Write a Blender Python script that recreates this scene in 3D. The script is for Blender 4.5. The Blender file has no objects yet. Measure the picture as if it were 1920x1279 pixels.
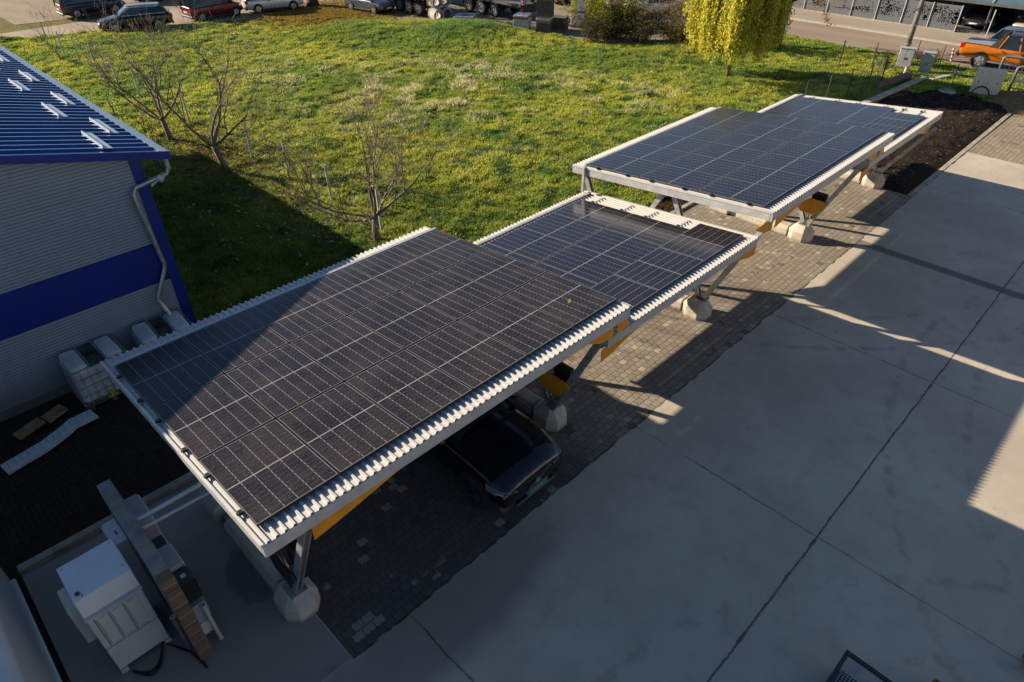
import bpy, bmesh, math, random
import numpy as np
from mathutils import Vector, Matrix

S = bpy.context.scene
# ------------------------------------------------------------------ camera, sky, sun, exposure
SUN_D = Vector((1.06, -2.19, -1.0)).normalized()      # direction the light travels
SUN_EL = math.asin(-SUN_D.z)
SUN_AZ = math.atan2(-SUN_D.x, -SUN_D.y)               # clockwise from +Y
cam = bpy.data.cameras.new('camera'); cam_ob = bpy.data.objects.new('camera', cam)
S.collection.objects.link(cam_ob)
cam.sensor_width = 36.0; cam.lens = 1240.81 / 1920 * 36.0
cam.clip_start = 0.1; cam.clip_end = 3000
CAM = Vector((-1.4116, -11.0321, 10.319)); YAW = 0.7865; PITCH = 0.6422
cam_ob.location = CAM
cam_ob.rotation_euler = (math.pi / 2 - PITCH, 0, -YAW)
S.camera = cam_ob
W = bpy.data.worlds.new('World'); S.world = W; W.use_nodes = True
wn = W.node_tree; bgn = wn.nodes['Background']
sky = wn.nodes.new('ShaderNodeTexSky'); sky.sky_type = 'NISHITA'; sky.sun_disc = False
sky.sun_elevation = SUN_EL; sky.sun_rotation = SUN_AZ
sky.air_density = 1.0; sky.dust_density = 0.2; sky.ozone_density = 3.0; sky.altitude = 150
wn.links.new(sky.outputs[0], bgn.inputs[0]); bgn.inputs[1].default_value = 0.05
sl = bpy.data.lights.new('sun', 'SUN'); sl.energy = 5.0; sl.angle = math.radians(0.5); sl.color = (1.0, 0.83, 0.62)
so = bpy.data.objects.new('sun', sl); S.collection.objects.link(so)
so.rotation_euler = SUN_D.to_track_quat('-Z', 'Y').to_euler()
S.view_settings.view_transform = 'Standard'; S.view_settings.look = 'None'
S.view_settings.exposure = 1.12; S.view_settings.gamma = 1.0
S.cycles.max_bounces = 6; S.cycles.diffuse_bounces = 3; S.cycles.glossy_bounces = 3
S.cycles.transparent_max_bounces = 8
S.cycles.caustics_reflective = False; S.cycles.caustics_refractive = False

rnd = random.Random(7)
rng = np.random.default_rng(11)
COL = S.collection

# ------------------------------------------------------------------ scene helpers
def tag(o, label=None, cat=None, group=None, kind=None):
    if label: o['label'] = label
    if cat: o['category'] = cat
    if group: o['group'] = group
    if kind: o['kind'] = kind
    return o

def thing(name, label, cat, loc=(0, 0, 0), rz=0.0, group=None):
    o = bpy.data.objects.new(name, None); COL.objects.link(o)
    o.location = loc; o.rotation_euler = (0, 0, rz); o.empty_display_size = 0.2
    return tag(o, label, cat, group)

class MB:
    """collects shapes, then links them as one mesh object"""
    def __init__(s): s.v = []; s.f = []
    def add(s, vs, fs):
        n = len(s.v); s.v += [tuple(v) for v in vs]; s.f += [tuple(i + n for i in f) for f in fs]
        return s
    def box(s, x0, x1, y0, y1, z0, z1):
        vs = [(x0, y0, z0), (x1, y0, z0), (x1, y1, z0), (x0, y1, z0), (x0, y0, z1), (x1, y0, z1), (x1, y1, z1), (x0, y1, z1)]
        return s.add(vs, [(3, 2, 1, 0), (4, 5, 6, 7), (0, 1, 5, 4), (1, 2, 6, 5), (2, 3, 7, 6), (3, 0, 4, 7)])
    def obox(s, p0, p1, w, h, up=(0, 0, 1)):
        """box bar from p0 to p1, width w across, height h along up"""
        p0 = Vector(p0); p1 = Vector(p1); d = (p1 - p0).normalized(); u = Vector(up)
        r = d.cross(u)
        if r.length < 1e-4: r = d.cross(Vector((1, 0, 0)))
        r.normalize(); u = r.cross(d).normalized()
        vs = []
        for p in (p0, p1):
            for a, b in ((-1, -1), (1, -1), (1, 1), (-1, 1)):
                vs.append(p + r * (a * w / 2) + u * (b * h / 2))
        return s.add(vs, [(3, 2, 1, 0), (4, 5, 6, 7), (0, 1, 5, 4), (1, 2, 6, 5), (2, 3, 7, 6), (3, 0, 4, 7)])
    def tube(s, pts, rad, n=8, cap=True):
        pts = [Vector(p) for p in pts]
        if not isinstance(rad, (list, tuple)): rad = [rad] * len(pts)
        rings = []; vs = []; fs = []
        pr = None
        for i, p in enumerate(pts):
            a = pts[max(i - 1, 0)]; b = pts[min(i + 1, len(pts) - 1)]
            d = (b - a)
            d = d.normalized() if d.length > 1e-9 else Vector((0, 0, 1))
            if pr is None:
                r = d.orthogonal().normalized()
            else:
                r = (pr - d * pr.dot(d))
                r = r.normalized() if r.length > 1e-6 else d.orthogonal().normalized()
            pr = r; u = d.cross(r)
            for k in range(n):
                t = 2 * math.pi * k / n
                vs.append(p + (r * math.cos(t) + u * math.sin(t)) * rad[i])
        for i in range(len(pts) - 1):
            for k in range(n):
                a = i * n + k; b = i * n + (k + 1) % n
                fs.append((a, b, b + n, a + n))
        if cap:
            fs.append(tuple(range(n - 1, -1, -1))); fs.append(tuple(range((len(pts) - 1) * n, len(pts) * n)))
        return s.add(vs, fs)
    def cyl(s, p0, p1, r, n=16): return s.tube([p0, p1], r, n)
    def disc_ring(s, c, axis, r0, r1, h, n=20):
        """annular cylinder (pipe) about axis, centre c, length h"""
        c = Vector(c); d = Vector(axis).normalized(); a = d.orthogonal().normalized(); b = d.cross(a)
        vs = []
        for t in (-h / 2, h / 2):
            for r in (r0, r1):
                for k in range(n):
                    q = 2 * math.pi * k / n
                    vs.append(c + d * t + (a * math.cos(q) + b * math.sin(q)) * r)
        fs = []
        for k in range(n):
            k2 = (k + 1) % n
            fs.append((k, k2, 2 * n + k2, 2 * n + k)[::-1]); fs.append((n + k, n + k2, 3 * n + k2, 3 * n + k))
            fs.append((k, k2, n + k2, n + k)); fs.append((2 * n + k, 2 * n + k2, 3 * n + k2, 3 * n + k)[::-1])
        return s.add(vs, fs)
    def prism(s, poly, d):
        """closed polygon (3D points) pushed along vector d"""
        n = len(poly); d = Vector(d); vs = [Vector(p) for p in poly] + [Vector(p) + d for p in poly]
        fs = [tuple(range(n - 1, -1, -1)), tuple(range(n, 2 * n))]
        for i in range(n):
            j = (i + 1) % n; fs.append((i, j, j + n, i + n))
        return s.add(vs, fs)
    def ext(s, prof, p0, p1, up=(0, 0, 1)):
        """2D profile (across, up) swept from p0 to p1"""
        p0 = Vector(p0); p1 = Vector(p1); d = (p1 - p0).normalized(); r = d.cross(Vector(up))
        if r.length < 1e-4: r = d.cross(Vector((1, 0, 0)))
        r.normalize(); u = r.cross(d).normalized()
        return s.prism([p0 + r * a + u * b for a, b in prof], p1 - p0)
    def build(s, name, m, parent=None, smooth=False, bevel=0, kind=None, loc=None, seg=1, angle=None):
        me = bpy.data.meshes.new(name); me.from_pydata(s.v, [], s.f)
        bm = bmesh.new(); bm.from_mesh(me); bmesh.ops.recalc_face_normals(bm, faces=bm.faces); bm.to_mesh(me); bm.free()
        me.materials.append(m)
        if smooth:
            me.polygons.foreach_set('use_smooth', [True] * len(me.polygons))
            if angle: me.set_sharp_from_angle(angle=math.radians(angle))
        o = bpy.data.objects.new(name, me); COL.objects.link(o)
        if parent: o.parent = parent
        if loc: o.location = loc
        if bevel:
            b = o.modifiers.new('bevel', 'BEVEL'); b.width = bevel; b.segments = seg; b.limit_method = 'ANGLE'; b.angle_limit = math.radians(35)
        if kind: o['kind'] = kind
        return o

def mesh_np(name, V, F, m, cols=None, parent=None, kind=None):
    """big mesh from arrays: V (n,3), F (k,3 or 4); cols = per-vertex rgb"""
    me = bpy.data.meshes.new(name); n, k = len(V), len(F); w = F.shape[1]
    me.vertices.add(n); me.vertices.foreach_set('co', np.asarray(V, np.float32).ravel())
    me.loops.add(k * w); me.loops.foreach_set('vertex_index', np.asarray(F, np.int32).ravel())
    me.polygons.add(k); me.polygons.foreach_set('loop_start', np.arange(0, k * w, w, dtype=np.int32))
    me.update(calc_edges=True)
    if cols is not None:
        a = me.color_attributes.new('tint', 'FLOAT_COLOR', 'POINT')
        c = np.ones((n, 4), np.float32); c[:, :3] = cols
        a.data.foreach_set('color', c.ravel())
    me.materials.append(m)
    o = bpy.data.objects.new(name, me); COL.objects.link(o)
    if parent: o.parent = parent
    if kind: o['kind'] = kind
    return o

def copy_tree(o, parent=None):
    c = o.copy(); COL.objects.link(c)
    if parent: c.parent = parent
    for ch in list(o.children): copy_tree(ch, c)
    return c

# ------------------------------------------------------------------ node expression helper
class X:
    nt = None
    def __init__(s, sock): s.s = sock
    @staticmethod
    def op(o, *a):
        n = X.nt.nodes.new('ShaderNodeMath'); n.operation = o
        for i, v in enumerate(a):
            if isinstance(v, X): X.nt.links.new(v.s, n.inputs[i])
            else: n.inputs[i].default_value = float(v)
        return X(n.outputs[0])
    def __add__(s, b): return X.op('ADD', s, b)
    def __radd__(s, b): return X.op('ADD', b, s)
    def __sub__(s, b): return X.op('SUBTRACT', s, b)
    def __rsub__(s, b): return X.op('SUBTRACT', b, s)
    def __mul__(s, b): return X.op('MULTIPLY', s, b)
    def __rmul__(s, b): return X.op('MULTIPLY', b, s)
    def __truediv__(s, b): return X.op('DIVIDE', s, b)
    def lt(s, b): return X.op('LESS_THAN', s, b)
    def gt(s, b): return X.op('GREATER_THAN', s, b)
    def abs(s): return X.op('ABSOLUTE', s)
    def frac(s): return X.op('FRACT', s)
    def floor(s): return X.op('FLOOR', s)
    def max(s, b): return X.op('MAXIMUM', s, b)
    def min(s, b): return X.op('MINIMUM', s, b)
    def clamp(s): return X.op('MINIMUM', X.op('MAXIMUM', s, 0.0), 1.0)
    def ss(s, a, b):
        n = X.nt.nodes.new('ShaderNodeMapRange'); n.interpolation_type = 'SMOOTHSTEP'
        X.nt.links.new(s.s, n.inputs[0]); n.inputs[1].default_value = a; n.inputs[2].default_value = b
        n.inputs[3].default_value = 0; n.inputs[4].default_value = 1
        return X(n.outputs[0])
def xyz(kind='Object'):
    t = X.nt.nodes.new('ShaderNodeTexCoord') if kind != 'World' else X.nt.nodes.new('ShaderNodeNewGeometry')
    sp = X.nt.nodes.new('ShaderNodeSeparateXYZ'); so_ = t.outputs[kind] if kind != 'World' else t.outputs['Position']
    X.nt.links.new(so_, sp.inputs[0])
    return X(sp.outputs[0]), X(sp.outputs[1]), X(sp.outputs[2]), so_
def vec(a, b, c=0.0):
    n = X.nt.nodes.new('ShaderNodeCombineXYZ')
    for i, v in enumerate((a, b, c)):
        if isinstance(v, X): X.nt.links.new(v.s, n.inputs[i])
        else: n.inputs[i].default_value = v
    return n.outputs[0]
def noise(v, sc, det=3.0, rough=0.55, dist=0.0):
    n = X.nt.nodes.new('ShaderNodeTexNoise'); X.nt.links.new(v, n.inputs['Vector'])
    n.inputs['Scale'].default_value = sc; n.inputs['Detail'].default_value = det; n.inputs['Roughness'].default_value = rough
    n.inputs['Distortion'].default_value = dist
    return X(n.outputs[0])
def white(v):
    n = X.nt.nodes.new('ShaderNodeTexWhiteNoise'); n.noise_dimensions = '3D'; X.nt.links.new(v, n.inputs['Vector']); return X(n.outputs[0])
def voro(v, sc, feat='F1'):
    n = X.nt.nodes.new('ShaderNodeTexVoronoi'); n.feature = feat; X.nt.links.new(v, n.inputs['Vector']); n.inputs['Scale'].default_value = sc
    return n
def mix(f, a, b):
    n = X.nt.nodes.new('ShaderNodeMix'); n.data_type = 'RGBA'
    if isinstance(f, X): X.nt.links.new(f.s, n.inputs[0])
    else: n.inputs[0].default_value = f
    for i, c in ((6, a), (7, b)):
        if isinstance(c, (tuple, list)): n.inputs[i].default_value = (*c[:3], 1)
        else: X.nt.links.new(c, n.inputs[i])
    return n.outputs[2]
def bump(h, strength=0.3, dist=0.02):
    n = X.nt.nodes.new('ShaderNodeBump'); n.inputs['Strength'].default_value = strength; n.inputs['Distance'].default_value = dist
    X.nt.links.new(h.s, n.inputs['Height']); return n.outputs[0]
def newmat(name):
    m = bpy.data.materials.new(name); m.use_nodes = True; X.nt = m.node_tree
    return m, m.node_tree.nodes['Principled BSDF']
def setp(b, **k):
    mp = dict(col='Base Color', rough='Roughness', metal='Metallic', spec='Specular IOR Level', coat='Coat Weight', coatr='Coat Roughness', alpha='Alpha', trans='Transmission Weight', normal='Normal', ior='IOR', emis='Emission Color', emst='Emission Strength', sub='Subsurface Weight')
    for a, v in k.items():
        i = b.inputs[mp[a]]
        if isinstance(v, X): X.nt.links.new(v.s, i)
        elif isinstance(v, (int, float)): i.default_value = v
        elif isinstance(v, (tuple, list)): i.default_value = (*v[:3], 1)
        else: X.nt.links.new(v, i)
MATS = {}
def M(name, col=(0.5, 0.5, 0.5), rough=0.5, metal=0.0, var=0.15, sc=3.0, coat=0.0, bmp=0.0, spec=0.5):
    """plain painted / metal / plastic surface with slight mottling and wear"""
    if name in MATS: return MATS[name]
    m, b = newmat(name)
    x, y, z, v = xyz('Object')
    n = noise(v, sc, 4.0, 0.6)
    dark = tuple(c * (1 - var) for c in col); lite = tuple(min(1, c * (1 + var)) for c in col)
    setp(b, col=mix(n.ss(0.3, 0.7), dark, lite), metal=metal, coat=coat, spec=spec)
    setp(b, rough=(rough + (noise(v, sc * 4, 3.0) - 0.5) * 0.2).clamp())
    if bmp: setp(b, normal=bump(noise(v, sc * 8, 4.0), bmp, 0.01))
    MATS[name] = m
    return m
# ------------------------------------------------------------------ the setting: ground, paving, meadow, roads
def sheet(name, poly, z, m):
    b = MB(); b.add([(x, y, z) for x, y in poly], [tuple(range(len(poly)))]); return b.build(name, m, kind='structure')

def mat_concrete():
    m, b = newmat('yard_concrete'); x, y, z, v = xyz('World')
    big = noise(v, 0.35, 4, 0.6); mid = noise(v, 2.2, 5, 0.65); fine = noise(v, 38, 3, 0.7)
    wob = (noise(v, 1.3, 3) - 0.5) * 0.07 + (noise(v, 14, 2) - 0.5) * 0.035
    # slab joints: two along the yard, one across every bay
    jl = ((y + 9.62) + wob).abs().min(((y + 15.9) + wob).abs())
    gap = noise(v, 0.8, 3)
    jt = ((x - 8.05) + wob).abs().min(((x - 1.72) + wob).abs()).min(((x - 14.3) + wob).abs()).min(((x - 26.4) + wob).abs())
    wj = 0.008 + (noise(v, 3.1, 2).ss(0.5, 0.75)) * 0.02
    long_ = 1 - X.op('SMOOTH_MIN', (jl - wj) * 60, 1.0, 0.3).clamp()
    cross = (1 - ((jt - wj * 0.7) * 70).clamp()) * gap.ss(0.25, 0.6)
    drain = (1 - (((x - 20.13) + wob * 1.5).abs() - 0.1).abs().ss(0.0, 0.1)) * 0.0 + (1 - ((x - 20.13 + wob).abs().ss(0.12, 0.26)))
    c = mix(big.ss(0.3, 0.72), (0.40, 0.355, 0.29), (0.52, 0.47, 0.385))
    c = mix(mid.ss(0.45, 0.75) * 0.45, c, (0.33, 0.29, 0.235))
    c = mix(noise(v, 0.9, 6, 0.7).ss(0.56, 0.7) * 0.45, c, (0.29, 0.255, 0.21))
    c = mix(fine.ss(0.3, 0.8) * 0.25, c, (0.36, 0.33, 0.28))
    sc = noise(vec(x * 0.25, y * 1.6, 0.0), 1.6, 5, 0.7)
    c = mix(sc.ss(0.62, 0.75) * 0.35, c, (0.27, 0.23, 0.18))
    sp = voro(v, 1.1); spd = X(sp.outputs['Distance'])
    c = mix((1 - (spd + (mid - 0.5) * 0.2).ss(0.0, 0.10)) * 0.55, c, (0.2, 0.18, 0.15))
    tm = 0.0
    for (a_, b_, r_) in ((16.0, -22.0, 13.2), (16.2, -22.0, 11.7), (2.0, -17.0, 8.6), (2.1, -17.1, 7.15), (26.0, 4.0, 15.2), (26.2, 4.0, 16.7)):
        dd_ = X.op('SQRT', (x - a_) * (x - a_) + (y - b_) * (y - b_)); tm = (1 - (dd_ - r_).abs().ss(0.04, 0.14)) + tm
    c = mix(tm.clamp() * mid.ss(0.42, 0.6) * 0.30, c, (0.19, 0.165, 0.14))
    # darker patches under and in front of the first carport
    dark_patch = (1 - (((x - 2.2) * (x - 2.2) * 0.12 + (y + 5.9) * (y + 5.9) * 1.2) + (mid - 0.5) * 1.2).ss(0.3, 1.2)) * 0.55
    dark_patch2 = (1 - (((x - 0.2) * (x - 0.2) * 3.5 + (y + 2.9) * (y + 2.9) * 1.8) + (mid - 0.5) * 1.6).ss(0.5, 0.8)) * 0.75
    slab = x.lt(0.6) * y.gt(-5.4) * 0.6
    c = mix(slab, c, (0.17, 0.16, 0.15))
    c = mix(dark_patch.max(dark_patch2), c, (0.13, 0.12, 0.11))
    c = mix((long_ * 0.85).max(cross * 0.8), c, (0.045, 0.042, 0.04))
    c = mix(drain * 0.8, c, (0.1, 0.09, 0.08))
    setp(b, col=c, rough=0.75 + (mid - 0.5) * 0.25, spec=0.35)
    setp(b, normal=bump(fine * 0.3 + mid * 0.7 - long_ * 2 - cross * 2, 0.12, 0.03))
    return m

def mat_pavers(name='paver_blocks', c0=(0.305, 0.272, 0.225), c1=(0.225, 0.20, 0.165), lite=(0.5, 0.43, 0.32), dens=0.86):
    m, b = newmat(name); x, y, z, v = xyz('World')
    px, py = 0.2, 0.165
    tri = ((x / (px * 0.5)).frac() - 0.5).abs() * 4 - 1
    row0 = (y / py)
    yy = y + tri * 0.018 * (((row0 * 0.5).frac().gt(0.5)) * 2 - 1)
    row = (yy / py).floor(); off = (row * 0.5).frac()
    cx = x / px + off; col = cx.floor()
    fx = cx.frac(); fy = (yy / py).frac()
    ex = fx.min(1 - fx) * px; ey = fy.min(1 - fy) * py
    e = ex.min(ey)
    rnd_ = white(vec(col, row, 3.0)); rnd2 = white(vec(col, row, 9.0))
    big = noise(v, 0.5, 4, 0.6); blot = noise(v, 1.2, 3)
    c = mix(rnd_, c0, c1)
    c = mix(big.ss(0.35, 0.7) * 0.5, c, (0.17, 0.14, 0.1))
    c = mix((rnd2 + blot.ss(0.55, 0.75) * 0.3).gt(dens + 0.1) * 0.55, c, lite)
    c = mix((rnd2 + blot.ss(0.4, 0.6) * 0.1).lt(0.05) * 0.7, c, (0.09, 0.075, 0.06))
    c = mix((1 - e.ss(0.003, 0.012)) * 0.85, c, (0.07, 0.055, 0.04))
    c = mix(noise(v, 45, 3).ss(0.4, 0.8) * 0.3, c, (0.16, 0.13, 0.1))
    # shade under the near roof, deepened in the block colours
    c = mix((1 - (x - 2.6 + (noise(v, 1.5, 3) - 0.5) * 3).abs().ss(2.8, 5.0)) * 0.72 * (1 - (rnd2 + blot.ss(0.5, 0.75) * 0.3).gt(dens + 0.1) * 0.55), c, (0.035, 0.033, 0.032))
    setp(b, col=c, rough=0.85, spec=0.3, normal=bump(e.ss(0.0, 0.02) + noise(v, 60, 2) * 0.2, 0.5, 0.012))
    return m

def mat_soil(name, a, b_, sp=(0.3, 0.25, 0.2), amt=0.06):
    m, b = newmat(name); x, y, z, v = xyz('World')
    n1 = noise(v, 6, 6, 0.75); n2 = noise(v, 28, 4, 0.7)
    c = mix(n1.ss(0.3, 0.7), a, b_)
    vo = voro(v, 9); r = X(vo.outputs['Distance'])
    c = mix((1 - r.ss(0.10, 0.2)) * white(vo.outputs['Position']).gt(1 - amt * 5), c, sp)
    setp(b, col=c, rough=0.95, spec=0.15, normal=bump(n1 + n2 * 0.6, 0.9, 0.06))
    return m

def mat_road(name, a, b_, lane=0.0):
    m, b = newmat(name); x, y, z, v = xyz('World')
    n1 = noise(vec(x * 0.6, y * 0.12, 0.0), 1.2, 4); n2 = noise(v, 40, 3)
    c = mix(n1.ss(0.3, 0.7), a, b_); c = mix(n2.ss(0.4, 0.8) * 0.3, c, tuple(k * 0.6 for k in a))
    setp(b, col=c, rough=0.9, spec=0.25, normal=bump(n2, 0.2, 0.01)); return m

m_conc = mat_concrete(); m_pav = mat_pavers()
m_pav2 = mat_pavers('far_paver_blocks', (0.36, 0.31, 0.235), (0.27, 0.23, 0.175), (0.45, 0.4, 0.3), 0.95)
m_bed = mat_soil('bark_mulch_soil', (0.012, 0.008, 0.006), (0.03, 0.02, 0.014), (0.2, 0.15, 0.11), 0.09)
m_dirt = mat_soil('dark_dirt', (0.022, 0.016, 0.010), (0.05, 0.036, 0.022), (0.16, 0.14, 0.12), 0.02)
m_clay = mat_soil('dug_clay', (0.16, 0.10, 0.045), (0.28, 0.19, 0.09), (0.3, 0.25, 0.2), 0.02)
m_yard = mat_road('dirt_yard', (0.30, 0.24, 0.175), (0.21, 0.17, 0.125))
m_asph = mat_road('street_asphalt', (0.24, 0.19, 0.145), (0.30, 0.245, 0.185))
m_verge = mat_road('gravel_verge', (0.36, 0.31, 0.25), (0.28, 0.24, 0.19))
m_lane = mat_road('lane_concrete', (0.36, 0.29, 0.22), (0.30, 0.245, 0.185))
m_kerb = M('kerb_concrete', (0.34, 0.30, 0.235), 0.85, var=0.25, sc=4, bmp=0.2)

# ground beyond everything
m, b = newmat('rough_ground'); x, y, z, v = xyz('World')
n1 = noise(v, 0.6, 5, 0.65); n2 = noise(v, 9, 4, 0.7)
c = mix(n1.ss(0.35, 0.65), (0.11, 0.115, 0.028), (0.17, 0.145, 0.045)); c = mix(n2.ss(0.5, 0.75) * 0.6, c, (0.24, 0.165, 0.05))
setp(b, col=c, rough=0.95, spec=0.1, normal=bump(n2, 0.8, 0.08)); m_rough = m
sheet('ground', [(-900, -900), (900, -900), (900, 900), (-900, 900)], -0.03, m_rough)
# paved parking bays, concrete yard
PAVX0, PAVX1, PAVY0, PAVY1 = 0.62, 25.0, -5.46, -0.12
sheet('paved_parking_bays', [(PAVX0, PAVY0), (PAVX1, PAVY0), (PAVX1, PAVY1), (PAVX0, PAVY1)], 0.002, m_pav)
cy = [(-40, -70), (31.3, -70), (31.3, -5.46)]
jag = []; xx = 31.3
while xx > PAVX0 + 0.3:
    jag.append((xx, -5.46 + rnd.choice((-0.028, -0.008, 0.012)))); xx -= rnd.uniform(0.07, 0.16)
cy = [(-40, -70), (31.3, -70)] + jag + [(PAVX0, -5.46), (PAVX0, -0.05), (-2.66, -0.05), (-2.66, -12), (-40, -12)]
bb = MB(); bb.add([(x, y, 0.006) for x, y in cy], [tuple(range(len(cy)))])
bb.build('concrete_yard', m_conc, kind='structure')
sheet('far_paving', [(31.304, -70), (80, -70), (80, -8.5), (45.6, -5.6), (31.304, -5.46)], 0.004, m_pav2)
# kerbs
k = MB(); k.box(25.02, 39.5, -5.44, -5.26, -0.02, 0.02); k.build('bed_kerb', m_kerb, kind='structure', bevel=0.01)
k = MB(); k.box(PAVX0 + 0.7, 25.3, -0.11, 0.06, -0.05, 0.07); k.build('rear_kerb', m_kerb, kind='structure', bevel=0.012)
k = MB(); k.box(-2.66, 0.55, -0.05, 0.12, -0.05, 0.12); k.build('slab_kerb', M('grey_kerb', (0.3, 0.27, 0.22), 0.9, var=0.25, sc=4, bmp=0.2), kind='structure', bevel=0.012)
# soil behind the kerb, beside the blue hall
sheet('soil_strip', [(-40, 0.1), (9.0, 0.1), (24, 0.1), (24, 0.95), (9, 0.95), (2.75, 1.6), (2.75, 5.2), (-40, 5.2)], -0.004, m_dirt)
sheet('side_gap', [(-40, -12), (-2.665, -12), (-2.665, 0.1), (-40, 0.1)], -0.01, m_dirt)

def vnoise(x, y, sc, seed=0, oct_=4):
    """value noise in numpy, 0..1"""
    out = np.zeros_like(x, float); amp = 1.0; tot = 0
    for o in range(oct_):
        X_, Y_ = x * sc, y * sc
        xi, yi = np.floor(X_), np.floor(Y_); fx, fy = X_ - xi, Y_ - yi
        fx = fx * fx * (3 - 2 * fx); fy = fy * fy * (3 - 2 * fy)
        def h(a, b):
            t = np.sin(a * 127.1 + b * 311.7 + seed * 74.7 + o * 19.3) * 43758.5453
            return t - np.floor(t)
        v_ = h(xi, yi) * (1 - fx) * (1 - fy) + h(xi + 1, yi) * fx * (1 - fy) + h(xi, yi + 1) * (1 - fx) * fy + h(xi + 1, yi + 1) * fx * fy
        out += amp * v_; tot += amp; amp *= 0.5; sc *= 2.03
    return out / tot
def inside(px, py, poly):
    r = np.zeros(px.shape, bool); n = len(poly); j = n - 1
    for i in range(n):
        xi, yi = poly[i]; xj, yj = poly[j]
        cnd = ((yi > py) != (yj > py)) & (px < (xj - xi) * (py - yi) / (yj - yi + 1e-12) + xi)
        r ^= cnd; j = i
    return r
MEADOW = [(2.75, 0.95), (24.6, 0.8), (25.2, -0.25), (35.6, -0.25), (39.6, -1.6), (39.8, -5.2), (45.3, -7), (45.5, -1), (45.8, 10.2), (46.2, 15), (40.5, 13.2), (36.2, 15.6), (35.0, 19.5), (33.6, 24.6), (32.6, 28.3), (29.6, 33.2), (26, 37.2), (22.8, 40.2), (18.6, 41.6), (13.0, 44.2), (8.0, 46.2), (-6, 47.2), (-6, 30), (2.75, 19.5)]
def mound(x, y):
    return 0.55 * np.exp(-(((x - 30.5) / 3.5) ** 2 + ((y - 25.5) / 3.2) ** 2)) + 0.35 * np.exp(-(((x - 26) / 3.5) ** 2 + ((y - 31) / 3) ** 2)) + 0.3 * np.exp(-(((x - 37) / 3) ** 2 + ((y - 12.5) / 2) ** 2))
def meadow_z(x, y):
    return 0.03 + 0.10 * (vnoise(x, y, 0.35, 1) - 0.3) + 0.20 * (vnoise(x, y, 1.35, 2) - 0.4) + 0.11 * (vnoise(x, y, 3.3, 77, 2) - 0.4) + mound(x, y)
# meadow floor: a bumpy grid cut to the outline
gx, gy = np.meshgrid(np.arange(2.5, 47, 0.18), np.arange(-7.5, 48, 0.18), indexing='ij')
gx2 = gx + rng.uniform(-0.04, 0.04, gx.shape); gy2 = gy + rng.uniform(-0.04, 0.04, gy.shape)
gz = meadow_z(gx2, gy2)
ok = inside(gx2.ravel(), gy2.ravel(), MEADOW).reshape(gx.shape)
nI, nJ = gx.shape; idx = np.arange(nI * nJ).reshape(nI, nJ)
q = ok[:-1, :-1] & ok[1:, :-1] & ok[:-1, 1:] & ok[1:, 1:]
F = np.stack([idx[:-1, :-1][q], idx[1:, :-1][q], idx[1:, 1:][q], idx[:-1, 1:][q]], 1)
m, b = newmat('meadow_floor'); x, y, z, v = xyz('World')
n1 = noise(v, 0.5, 5, 0.65); n2 = noise(v, 7, 4, 0.7)
c = mix(n1.ss(0.35, 0.65), (0.09, 0.14, 0.020), (0.16, 0.19, 0.03)); c = mix(n2.ss(0.45, 0.7) * 0.6, c, (0.045, 0.055, 0.015))
setp(b, col=c, rough=0.95, spec=0.1, normal=bump(n2, 0.8, 0.08))
mesh_np('meadow', np.stack([gx2.ravel(), gy2.ravel(), gz.ravel()], 1), F, m, kind='structure')

# planting bed of dark bark soil, bumpy
gx, gy = np.meshgrid(np.arange(25.05, 39.5, 0.12), np.arange(-5.2, 0.35, 0.12), indexing='ij')
edge = np.minimum(np.minimum(gx - 25.05, 39.5 - gx), np.minimum(gy + 5.2, 0.35 - gy))
gz = 0.012 + np.clip(edge * 2, 0, 1) * (0.05 + 0.16 * vnoise(gx, gy, 2.3, 5) + 0.10 * vnoise(gx, gy, 7, 6, 2) - 0.06)
nI, nJ = gx.shape; idx = np.arange(nI * nJ).reshape(nI, nJ)
F = np.stack([idx[:-1, :-1].ravel(), idx[1:, :-1].ravel(), idx[1:, 1:].ravel(), idx[:-1, 1:].ravel()], 1)
mesh_np('planting_bed', np.stack([gx.ravel(), gy.ravel(), gz.ravel()], 1), F, m_bed, kind='structure')
# far yard, lane, street and verge
sheet('dirt_yard', [(20, 30), (31, 26), (33, 12), (45.9, 8), (45.9, 120), (10, 120), (10, 51), (19.5, 49.6)], -0.012, m_yard)
sheet('lane', [(-60, 47.6), (-6, 46.9), (8, 45.9), (13, 43.6), (22.5, 40.5), (30, 40.5), (30, 48.4), (14, 48.8), (7, 48.4), (-60, 50.0)], -0.004, m_lane)
sheet('street', [(45.5, -60), (51.3, -60), (51.3, 160), (45.5, 160)], -0.006, m_asph)
k = MB(); k.box(51.3, 51.75, -60, 160, -0.03, 0.05); k.build('street_kerb', M('pale_kerb', (0.40, 0.355, 0.29), 0.85, var=0.15, sc=2), kind='structure', bevel=0.02)
sheet('gravel_verge', [(51.75, -60), (75, -60), (75, 160), (51.75, 160)], 0.0, m_verge)

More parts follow.
